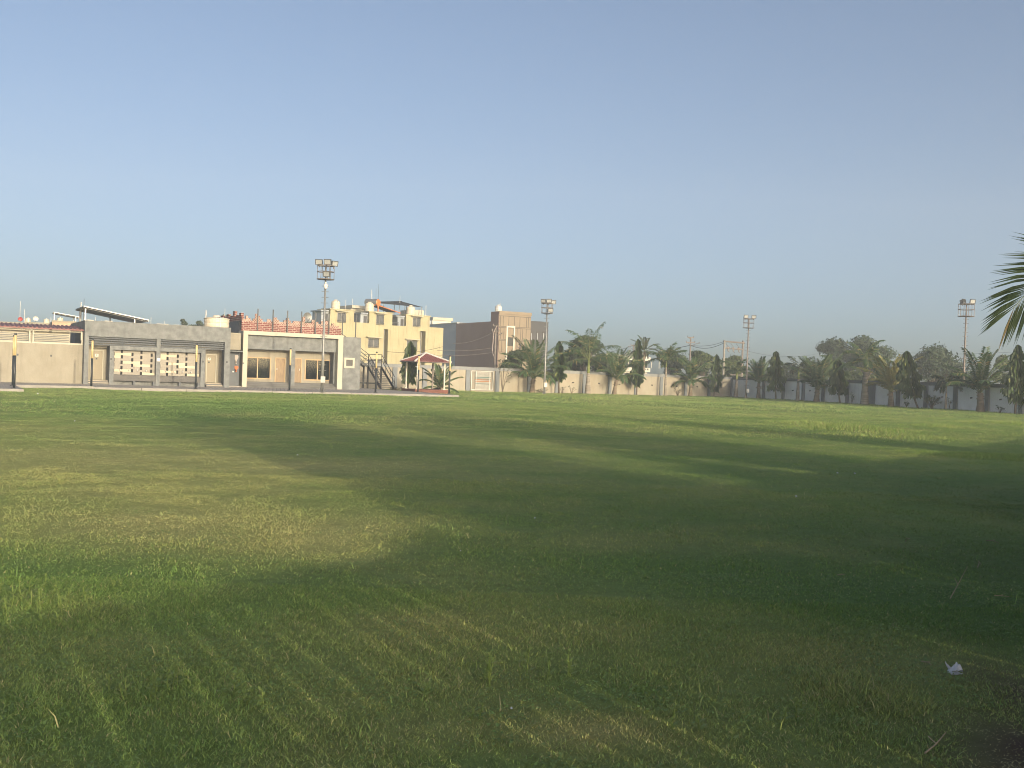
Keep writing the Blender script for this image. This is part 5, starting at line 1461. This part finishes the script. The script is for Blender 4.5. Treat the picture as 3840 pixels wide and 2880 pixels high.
bt(2515, 138, 1322, 140, 'grey green tree behind the slender pale trunked palm', 7, 'broad', 4600, .26, 18)
bt(2632, 132, 1318, 125, 'yellow green leafy tree right of the street lamp pole', 8, 'broad_y', 3600, .26, 16)
bt(2738, 136, 1334, 130, 'pale leafy tree behind the transformer frame', 9, 'broad_y', 3400, .25, 16)
bt(2950, 150, 1368, 120, 'low yellow green thicket left of the foxtail palm', 10, 'broad_y', 2600, .25, th=.6)
bt(3045, 146, 1366, 140, 'low yellow green thicket right of the foxtail palm', 11, 'broad_y', 2800, .25, th=.6)
bt(3330, 124, 1392, 150, 'low leafy thicket behind the yellowing palm', 12, 'broad_y', 2800, .24, th=.6)
bt(1925, 106, 1312, 105, 'dark bushy tree behind the frangipani near the gate', 13, 'broad_d', 3200, .24, 14)
bt(3765, 122, 1328, 95, 'pale green tree between the stout palm and the tall mast tree', 14, 'broad_y', 3000, .24, 14)
bt(3620, 160, 1392, 110, 'faint low trees behind the far right mast', 15, 'broad', 2200, .3, th=.8)
bt(2850, 160, 1392, 150, 'low dark trees behind the upright coconut palm', 16, 'broad_d', 2600, .3, th=.8)
bt(3200, 128, 1398, 130, 'low leafy thicket under the big rain trees', 17, 'broad_y', 2400, .24, th=.6)
bt(678, 145, 1191, 46, 'narrow tree top above the grey wash block, left of three', 18, 'broad_d', 1500, .22, 9)
bt(718, 148, 1196, 40, 'narrow tree top above the grey wash block, middle of three', 19, 'broad_d', 1300, .22, 9)
bt(752, 143, 1190, 52, 'narrow tree top above the grey wash block, beside the ribbed tank', 20, 'broad_d', 1600, .22, 10)
bt(838, 150, 1182, 90, 'tree top showing behind the ribbed tank and its aerial', 21, 'broad_d', 1500, .22, 10)
q = at(2412, 1440, 133); coconut(Vector((q.x, q.y, 0)), 'distant coconut palm showing over the white villa roof', at(2412, 1320, 133).z, 2.3, 13, (0, 0), 'palm_d', 9, 'palm trees beyond the boundary wall', .16)
q = at(3130, 1440, 112); royal(Vector((q.x, q.y, 0)), 'dusty pale fronded palm in front of the big rain trees, beyond the wall', 2.2, 1.2, 2.6, 10, .2, 12, 'palm', 'palm trees beyond the boundary wall', plume=.4, leaf=.6)

# ---- trees close on the right of the camera: one frond shows, the rest throw the long shade
def fence_pt(s, off=-1.3):
    k = (s - .5) / .919; q = FENCE.w(k, off); return Vector((q.x, q.y, gz1(q.x, q.y)))
G_F = 'trees beside the fence at the right of the lawn'
root = palm_root('coconut_palm', 'near coconut palm at the right edge, only a dark drooping frond tip in view', (9.6, 13.9, 0), G_F)
MB().tube([(0, 0, -.1), (.05, 0, 1.1), (0, 0, 2.2), (-.05, 0, 3.2)], [.3, .22, .19, .18], 10).build('trunk', M['palmtrunk'], root, smooth=True)
cr = MB(); r = random.Random(5)
b0, b1, b2 = Vector((9.85, 13.88, 3.42)), Vector((7.6, 13.6, 4.15)), Vector((6.52, 13.45, 2.78))
rp_ = [b0 * (1 - f) ** 2 + b1 * 2 * f * (1 - f) + b2 * f * f - Vector((9.6, 13.9, 0)) for f in [k / 24 for k in range(25)]]
frond(cr, rp_, 1.12, 100, .027, .25, .5, 0, 0, 1, .022, .1, plane=Vector((.12, 1, .1)).normalized(), rnd=r, tipfan=2.4)
tip = rp_[-1]
for k in range(14):
    f = rp_[2]
for k in range(15):
    fz = k / 14; az = k * 2.39996 + 2.2
    if abs((az % 6.283) - 3.14) < .75: az += 1.4
    el = rad(80 - 85 * fz); ll = 3.1 * r.uniform(.85, 1.05)
    frond(cr, rachis((-.05, 0, 3.2), az, el, ll, rad(70), 9, r.uniform(-.2, .2)), .85, 36, .05, .7, .8, 0, 0, 1, .035, .14, rnd=r)
cr.build('crown', [M['palm_d'], M['rib']], root)
q = fence_pt(7.9, -1.9); broad_tree(q, 'first and tallest leafy tree by the board fence, outside the picture', 5.85, 6.4, 1.0, 10000, .17, 'broad', 61, 34, G_F, flat=.9, trunk_r=.2)
q = fence_pt(16.6, -1.9); broad_tree(q, 'second leafy tree along the right wall, outside the picture', 5.4, 6.2, 1.0, 9000, .17, 'broad', 62, 30, G_F, flat=.9, trunk_r=.2)
q = fence_pt(5.8, -1.2); broad_tree(q, 'low bushy tree by the board fence below the tallest one, outside the picture', 3.35, 3.1, .5, 3600, .12, 'broad', 63, 20, G_F, flat=.9, trunk_r=.1)
ashoka(fence_pt(25.6), 'tall mast tree along the right wall, outside the picture', 6.3, 1.2, 1.05, (.1, 0), 26, 4200, group=G_F)
for k, (x, y, h, w) in enumerate(((4.75, 5.0, 1.5, 1.9), (6.7, 8.9, 1.9, 2.6), (8.6, 12.2, 1.7, 2.4), (4.2, 2.2, 1.6, 2.0))):  # unseen bushes, added to block sky and darken the lawn's right edge
    broad_tree((x, y, gz1(x, y)), ['nearest', 'second', 'third', 'rearmost'][k] + ' unseen hedge bush added just outside the right edge of the lawn', h, w, .25, 2600, .11, 'broad_d', 40 + k, 16, 'unseen hedge bushes added at the right of the lawn', 'bush', .8, 'bush', .05)

# ================================================================== GRASS
def field_ok(x, y):
    ok = ~in_apron(x, y)
    ok &= ~behind(FW2, x, y, .25, -2, L2 + 20); ok &= ~behind(FW1, x, y, .25); ok &= ~(behind(FWR, x, y, .25))
    return ok
def sample(n, y0, y1, kx=.535, m=1.4):
    u = RNG.random(n)
    # pdf proportional to the width 2*(kx*y+m)
    A = kx / 2; a0 = A * y0 * y0 + m * y0; a1 = A * y1 * y1 + m * y1
    t = a0 + u * (a1 - a0); y = (-m + np.sqrt(m * m + 4 * A * t)) / (2 * A)
    x = (RNG.random(n) * 2 - 1) * (kx * y + m)
    return x, y
VB, LB, SB, CB = [], [], [], []
voff = 0; loff = 0
def blades(n, y0, y1, h, w, seg=2, lean=.75, keep=None, hv=.5, straw=.05, cs=1.0, m=1.4):
    global voff, loff
    x, y = sample(n, y0, y1, m=m)
    ok = field_ok(x, y)
    if keep is not None: ok &= RNG.random(n) < keep(x, y)
    b = np.clip(blobs(x, y, BARE), 0, 1); ok &= RNG.random(n) > b * 1.05
    x, y = x[ok], y[ok]; n = len(x)
    d = dryness(x, y)
    col = turf(x, y) * (.55 + .9 * RNG.random((n, 1)))
    col[:, 0] *= .9 + .25 * RNG.random(n)
    st = RNG.random(n) < straw + .22 * d
    col[st] = np.array([.41, .385, .18]) * cs * (.6 + .6 * RNG.random((st.sum(), 1)))
    tall = blobs(x, y, TALL)
    clump = .65 + .75 * fbm(x, y, .45, 51, 2)
    H = h * clump * (1 - hv + 2 * hv * RNG.random(n)) * (1.08 - .12 * d) + tall * (.35 + .75 * RNG.random(n)) * np.where(tall > .02, 1, 0)
    az = RNG.random(n) * 2 * np.pi; ln = lean * H * (.25 + .95 * RNG.random(n))
    fx, fy = np.cos(az), np.sin(az)
    wz = w * (.65 + .7 * RNG.random(n))
    sa = RNG.random(n) * 2 * np.pi; sx, sy = np.cos(sa) * wz / 2, np.sin(sa) * wz / 2
    z = gz(x, y) - .012
    root1 = np.stack([x - sx, y - sy, z], 1); root2 = np.stack([x + sx, y + sy, z], 1)
    tip = np.stack([x + fx * ln, y + fy * ln, z + H * (1 - .25 * (ln / (H + 1e-4)) ** 2 * .5)], 1)
    if seg == 2:
        mx, my, mz = x + fx * ln * .35, y + fy * ln * .35, z + H * .58
        m1 = np.stack([mx - sx * .8, my - sy * .8, mz], 1); m2 = np.stack([mx + sx * .8, my + sy * .8, mz], 1)
        v = np.stack([root1, root2, m2, m1, tip], 1).reshape(-1, 3)
        base = voff + np.arange(n)[:, None] * 5
        lo = (base + np.array([[0, 1, 2, 3, 3, 2, 4]])).ravel()
        stt = (loff + np.arange(n)[:, None] * 7 + np.array([[0, 4]])).ravel()
        k = 5; lp = 7
    else:
        v = np.stack([root1, root2, tip], 1).reshape(-1, 3)
        lo = (voff + np.arange(n)[:, None] * 3 + np.array([[0, 1, 2]])).ravel()
        stt = loff + np.arange(n) * 3
        k = 3; lp = 3
    VB.append(v); LB.append(lo); SB.append(stt); CB.append(np.repeat(col, k, 0))
    voff += n * k; loff += n * lp
blades(640000, 2.6, 8.0, .025, .0048, 2, 1.1, m=3.2)
blades(420000, 8.0, 16, .021, .0075, 2, 1.05, m=3.2)
blades(300000, 16, 32, .024, .013, 1, 1.0)
blades(220000, 32, 62, .040, .026, 1, .9)
blades(160000, 62, 116, .058, .05, 1, .7)
# taller stalks in the rough patches
blades(60000, 20, 60, .05, .014, 1, .5, keep=lambda x, y: np.clip(blobs(x, y, TALL) * 6, 0, 1))
blades(50000, 3.4, 16, .07, .006, 2, .8, keep=lambda x, y: np.clip(blobs(x, y, TALL) * 9, 0, 1) + .03)
# dry leaf litter and straw on the bare soil
_k = BARE; BARE = []
blades(420000, 3.3, 7.5, .014, .007, 2, 2.4, keep=lambda x, y: np.clip(blobs(x, y, _k) * 1.2 - .15, 0, 1), straw=1.0, cs=1.0)
BARE = _k
# rank grass along the foot of the boundary walls and the kerbs
def near_wall(x, y):
    v = np.zeros_like(x)
    for fr, lo, hi in ((FW2, -1, L2 + 1), (FWR, -1, LR + 20), (FW1, -6, 40)):
        dx = x - fr.o.x; dy = y - fr.o.y
        u = dx * fr.u.x + dy * fr.u.y; d = -(dx * fr.v.x + dy * fr.v.y)
        v = np.maximum(v, np.where((u > lo) & (u < hi) & (d > 0), np.exp(-((d - .2) / .8) ** 2), 0))
    return v * np.clip(fbm(x, y, 2.2, 61, 3) * 2.4 - .55, .05, 1)
blades(700000, 62, 116, .11, .03, 1, .45, keep=near_wall, straw=.12)
# small round leaves of lawn weeds lying in the turf
def clover(n, y0, y1, r, keep, c0):
    global voff, loff
    x, y = sample(n, y0, y1); ok = field_ok(x, y) & (RNG.random(n) < keep(x, y)) & (blobs(x, y, BARE) < .25); x, y = x[ok], y[ok]; n = len(x)
    z = gz(x, y) + .012 + .02 * RNG.random(n)
    R = r * (.5 + .9 * RNG.random(n)); a = RNG.random(n) * 6.283; t1 = RNG.normal(0, .2, n); t2 = RNG.normal(0, .2, n)
    pts = []
    for k, q in enumerate((0, 1.25, 2.5, 3.78, 5.03)):
        dx, dy = np.cos(a + q) * R, np.sin(a + q) * R
        pts.append(np.stack([x + dx, y + dy, z + dx * t1 + dy * t2], 1))
    v = np.stack(pts, 1).reshape(-1, 3)
    lo = (voff + np.arange(n)[:, None] * 5 + np.arange(5)[None]).ravel()
    VB.append(v); LB.append(lo); SB.append(loff + np.arange(n) * 5)
    CB.append(np.repeat(np.array(c0) * (.7 + .6 * RNG.random((n, 1))), 5, 0)); voff += n * 5; loff += n * 5
clover(110000, 3.4, 9, .0062, lambda x, y: np.clip((fbm(x, y, .6, 91, 3) - .38) * 3.2, .03, 1), (.17, .26, .075))
clover(40000, 7, 18, .009, lambda x, y: np.clip((fbm(x, y, .9, 93, 3) - .42) * 3, .02, 1), (.17, .25, .07))
o = np_mesh('grass', np.concatenate(VB), np.concatenate(LB), np.concatenate(SB), [M['grass']], np.concatenate(CB))
tag(o, kind='stuff', label='short patchy lawn grass with dry tan and lush green areas')
del VB, LB, SB, CB

# bright upright weeds where the shade begins at left
wd = MB(); r = random.Random(17)
for (px, py, n, sp, hh) in ((170, 2230, 16, .34, .11), (300, 2310, 9, .22, .10), (60, 2270, 9, .25, .10), (120, 2330, 5, .2, .09), (520, 2215, 5, .25, .07), (1800, 2290, 2, .1, .12), (2600, 2740, 4, .12, .10), (2960, 2680, 5, .15, .11), (620, 2600, 3, .1, .12), (640, 2580, 3, .1, .1), (430, 2620, 3, .15, .1), (1850, 2560, 6, .16, .15), (2030, 2540, 4, .1, .15), (2130, 2530, 2, .05, .13), (1610, 2610, 2, .08, .07), (1750, 2700, 2, .07, .09), (900, 2620, 4, .2, .07)):
    g = ground(px, py)
    for k in range(n):
        x = g.x + r.gauss(0, sp * .5); y = g.y + r.gauss(0, sp * .5); z = gz1(x, y); h = hh * r.uniform(.6, 1.2)
        tp = Vector((x + r.uniform(-.03, .03), y + r.uniform(-.03, .03), z + h)); b = Vector((x, y, z - .01))
        wd.tube([b, tp], [.003, .002], 4)
        for j in range(9):
            f = .25 + .75 * j / 8; p = b.lerp(tp, f); a = j * 2.4 + r.random(); l = (.045 if hh < .12 else .05) * r.uniform(.7, 1.2) * (1.1 - .35 * f)
            d = Vector((math.cos(a), math.sin(a), .45)).normalized(); s = d.cross(Vector((0, 0, 1))).normalized() * l * .2
            wd.add([p, p + d * l * .5 + s, p + d * l, p + d * l * .5 - s], [(0, 1, 2), (0, 2, 3)])
M['weed'] = leaf('fresh_weed_leaf', (.20, .28, .065), (.27, .33, .09), None, 3)
tag(wd.build('weeds', M['weed']), kind='stuff', label='bright upright weeds sprouting from the lawn')

# ================================================================== LITTER
g = ground(3580, 2530); z = gz1(g.x, g.y)
t = thing('plastic_bag', 'crumpled white plastic bag on the dark grass at lower right', 'plastic bag', (g.x, g.y, z + .02), .3)
r = random.Random(9)
bg = MB(); nu, nv = 22, 16; vs = []
def wr(u, v): return .009 * math.sin(9 * u + 5 * v) + .007 * math.sin(17 * v - 6 * u + 1) + .005 * math.sin(23 * u + 13 * v) + .003 * math.sin(41 * u - 29 * v)
for j in range(nv):
    for i in range(nu):
        u, v = i / (nu - 1), j / (nv - 1)
        x = (u - .5) * (.088 - .02 * v) + .012 * (v - .5) + .004 * math.sin(11 * v); y = (v - .5) * .055 - .012 * math.sin(u * 3) + .003 * math.sin(15 * u)
        dome = math.sin(math.pi * min(1, max(0, u))) ** .7 * math.sin(math.pi * (.12 + .8 * v)) ** .8
        vs.append((x, y, .004 + .046 * dome + wr(u, v) * (.18 + .6 * dome)))
fs_ = [(j * nu + i, j * nu + i + 1, (j + 1) * nu + i + 1, (j + 1) * nu + i) for j in range(nv - 1) for i in range(nu - 1)]
bg.add(vs, fs_); bg.add([(a, b, c * .15 - .006) for a, b, c in vs], [f[::-1] for f in fs_])
bg.build('body', M['bag'], t, smooth=True)
for y0, dz in ((-.012, .0), (.008, .012)):
    hb = MB(); P_ = []
    for k in range(7):
        f = k / 6; w_ = .007 * (1 - .55 * f)
        c = Vector((-.034 - .034 * f, y0 + .006 * math.sin(4 * f), .022 + (.042 + dz) * f - .012 * f * f))
        P_ += [c + Vector((.3 * w_, 0, w_)), c - Vector((.3 * w_, 0, w_))]
    hb.add(P_, [(2 * k, 2 * k + 2, 2 * k + 3, 2 * k + 1) for k in range(6)]); hb.add([p + Vector((0, .002, 0)) for p in P_], [(2 * k, 2 * k + 1, 2 * k + 3, 2 * k + 2) for k in range(6)])
    hb.build('handle', M['bag'], t, smooth=True)
def twig(label, pts, rr, name='twig', fork=None):
    P_ = []
    for px, py, h in pts:
        g = ground(px, py); P_.append(Vector((g.x, g.y, gz1(g.x, g.y) + h)))
    t = thing(name, label, name.replace('_', ' '), P_[0], 0, 'dry twigs on the lawn')
    loc = [p - P_[0] for p in P_]
    MB().tube(loc, [rr * .7 * (1 - .5 * i / (len(loc) - 1)) for i in range(len(loc))], 5).build('stem', M['twig'], t)
    s_ = MB()
    i = len(loc) // 2
    d = (loc[-1] - loc[0]); nrm = Vector((-d.y, d.x, .3 * d.length))
    s_.tube([loc[i], loc[i] + nrm * .18 + d * .1], rr * .5, 4); s_.build('side_shoot', M['twig'], t)
twig('pale bent twig standing up from the grass at right', [(3562, 2262, .03), (3590, 2250, .12), (3624, 2250, .27)], .006)
twig('pale twig lying flat near the right edge, farther one', [(3728, 2250, .03), (3755, 2253, .035), (3785, 2255, .03)], .006)
twig('thick dry stick at bottom right', [(3468, 2838, .02), (3510, 2812, .03), (3545, 2786, .05)], .007)
twig('short pale stick left of the plastic bag', [(3455, 2494, .03), (3478, 2500, .035), (3492, 2508, .03)], .006)
twig('small twig in the middle of the shaded right lawn', [(3140, 2169, .03), (3155, 2170, .035), (3168, 2171, .04)], .007)
twig('forked twig high on the dark right lawn', [(3395, 2040, .03), (3402, 2046, .08), (3412, 2036, .05)], .008)
twig('curled pale stem at the far right of the lawn', [(3665, 2140, .03), (3672, 2134, .07), (3680, 2136, .05)], .007)
twig('long pale twig lying across the upper right shade', [(3698, 2038, .03), (3720, 2041, .04), (3744, 2046, .03)], .009)
for k, (px, py, s_, lb) in enumerate(((1010, 1474, .10, 'white scrap of litter on the grass before the left wide window'), (280, 1583, .07, 'white scrap of litter on the lit lawn at left'), (141, 1482, .13, 'pale scrap on the lawn in front of the cream outbuilding'), (2005, 1951, .035, 'tiny pale pebble beside a dark hollow in the middle lawn'), (3140, 1785, .06, 'left of two pale scraps on the right lawn'), (3205, 1786, .06, 'right of two pale scraps on the right lawn'),
                               (1115, 1712, .05, 'pale scrap in the long shade at centre left'), (1727, 2079, .025, 'white speck where the sunlit patch ends at centre'), (1918, 2671, .022, 'pinkish scrap in the bare patch at bottom centre'), (2985, 1877, .05, 'pale scrap low on the right lawn'))):
    s_ *= .75; g = ground(px, py); t = thing('litter_scrap', lb, 'litter', (g.x, g.y, gz1(g.x, g.y) + .035), k * .7, 'scraps of litter on the lawn')
    r = random.Random(k); vs = [(s_ * .5 * math.cos(a) * r.uniform(.6, 1.1), s_ * .35 * math.sin(a) * r.uniform(.6, 1.1), .25 * s_ + r.uniform(-.1, .25) * s_) for a in [i * 1.05 for i in range(6)]]
    MB().add(vs + [(0, 0, .55 * s_)] + [(a, b, c - .3 * s_) for a, b, c in vs], [(i, (i + 1) % 6, 6) for i in range(6)] + [(7 + i, 7 + (i + 1) % 6, (i + 1) % 6, i) for i in range(6)] + [tuple(range(12, 6, -1))]).build('scrap', M['bag'], t)

# ================================================================== LIGHT, AIR, CAMERA
ELEV = rad(10.2)
tv = Vector((-.507, .862, 0)).normalized()
trav = Vector((tv.x * math.cos(ELEV), tv.y * math.cos(ELEV), -math.sin(ELEV)))
sl = bpy.data.lights.new('sun', 'SUN'); sl.energy = SUN_E; sl.angle = rad(.53); sl.color = SUN_C
so = bpy.data.objects.new('sun', sl); COL.objects.link(so); so.rotation_euler = trav.to_track_quat('-Z', 'Y').to_euler(); so.location = (20, -40, 30)
w = bpy.data.worlds.new('World'); S.world = w; w.use_nodes = True
N = w.node_tree.nodes; Lk = w.node_tree.links
sk = N.new('ShaderNodeTexSky'); sk.sky_type = 'NISHITA'; sk.sun_disc = False
sk.sun_elevation = ELEV; sk.sun_rotation = math.atan2(-trav.x, -trav.y)
sk.altitude = 0
tc_ = N.new('ShaderNodeTexCoord'); sx_ = N.new('ShaderNodeSeparateXYZ'); cx_ = N.new('ShaderNodeCombineXYZ'); mz_ = N.new('ShaderNodeMath'); mz_.operation = 'MULTIPLY_ADD'; mz_.inputs[1].default_value = .97; mz_.inputs[2].default_value = .028
Lk.new(tc_.outputs['Generated'], sx_.inputs[0]); Lk.new(sx_.outputs[0], cx_.inputs[0]); Lk.new(sx_.outputs[1], cx_.inputs[1]); Lk.new(sx_.outputs[2], mz_.inputs[0]); Lk.new(mz_.outputs[0], cx_.inputs[2]); Lk.new(cx_.outputs[0], sk.inputs[0])
sk.air_density = SKY[0]; sk.dust_density = SKY[1]; sk.ozone_density = SKY[2]
# hazy morning: the half of the sky round the low sun is brighter than the clear-air model gives
sd_ = N.new('ShaderNodeVectorMath'); sd_.operation = 'DOT_PRODUCT'; sd_.inputs[1].default_value = (-trav.x, -trav.y, -trav.z); Lk.new(tc_.outputs['Generated'], sd_.inputs[0])
mr_ = N.new('ShaderNodeMapRange'); mr_.interpolation_type = 'SMOOTHSTEP'; mr_.inputs['From Min'].default_value = .0; mr_.inputs['From Max'].default_value = 1; mr_.inputs['To Min'].default_value = 1; mr_.inputs['To Max'].default_value = AUREOLE
Lk.new(sd_.outputs['Value'], mr_.inputs['Value'])
vm_ = N.new('ShaderNodeVectorMath'); vm_.operation = 'SCALE'; Lk.new(sk.outputs[0], vm_.inputs[0]); Lk.new(mr_.outputs[0], vm_.inputs['Scale'])
Lk.new(vm_.outputs[0], N['Background'].inputs[0]); N['Background'].inputs[1].default_value = SKY[3]

if HAZE:
    hz_ = MB().box(-230, 240, -70, 260, -1.0, 48)
    m = bpy.data.materials.new('haze'); m.use_nodes = True; nt = m.node_tree; nt.nodes.remove(nt.nodes['Principled BSDF'])
    pv = nt.nodes.new('ShaderNodeVolumePrincipled'); pv.inputs['Density'].default_value = HAZE; pv.inputs['Color'].default_value = (.82, .87, .96, 1); pv.inputs['Anisotropy'].default_value = 0.0
    nt.links.new(pv.outputs[0], nt.nodes['Material Output'].inputs['Volume'])
    o = hz_.build('haze', m); tag(o, kind='stuff', label='thin morning haze')

cd = bpy.data.cameras.new('camera'); cam = bpy.data.objects.new('camera', cd); COL.objects.link(cam)
cd.sensor_fit = 'HORIZONTAL'; cd.sensor_width = 36; cd.lens = 36 * F / 3840; cd.clip_start = .05; cd.clip_end = 5000
cam.matrix_world = Matrix(((IR.x, IU.x, -fwd.x, EYE.x), (IR.y, IU.y, -fwd.y, EYE.y), (IR.z, IU.z, -fwd.z, EYE.z), (0, 0, 0, 1)))
S.camera = cam
S.view_settings.view_transform = 'Standard'; S.view_settings.look = 'None'; S.view_settings.exposure = EXPO; S.view_settings.gamma = 1
S.view_settings.use_curve_mapping = False
S.render.engine = 'CYCLES'
cy = S.cycles
cy.use_denoising = True
try: cy.denoiser = 'OPENIMAGEDENOISE'; cy.denoising_input_passes = 'RGB_ALBEDO_NORMAL'; cy.denoising_prefilter = 'ACCURATE'
except Exception: pass
cy.use_adaptive_sampling = False; cy.filter_width = 1.0
cy.max_bounces = 6; cy.diffuse_bounces = 3; cy.glossy_bounces = 2; cy.transmission_bounces = 4; cy.transparent_max_bounces = 6; cy.volume_bounces = 1
cy.sample_clamp_indirect = 6
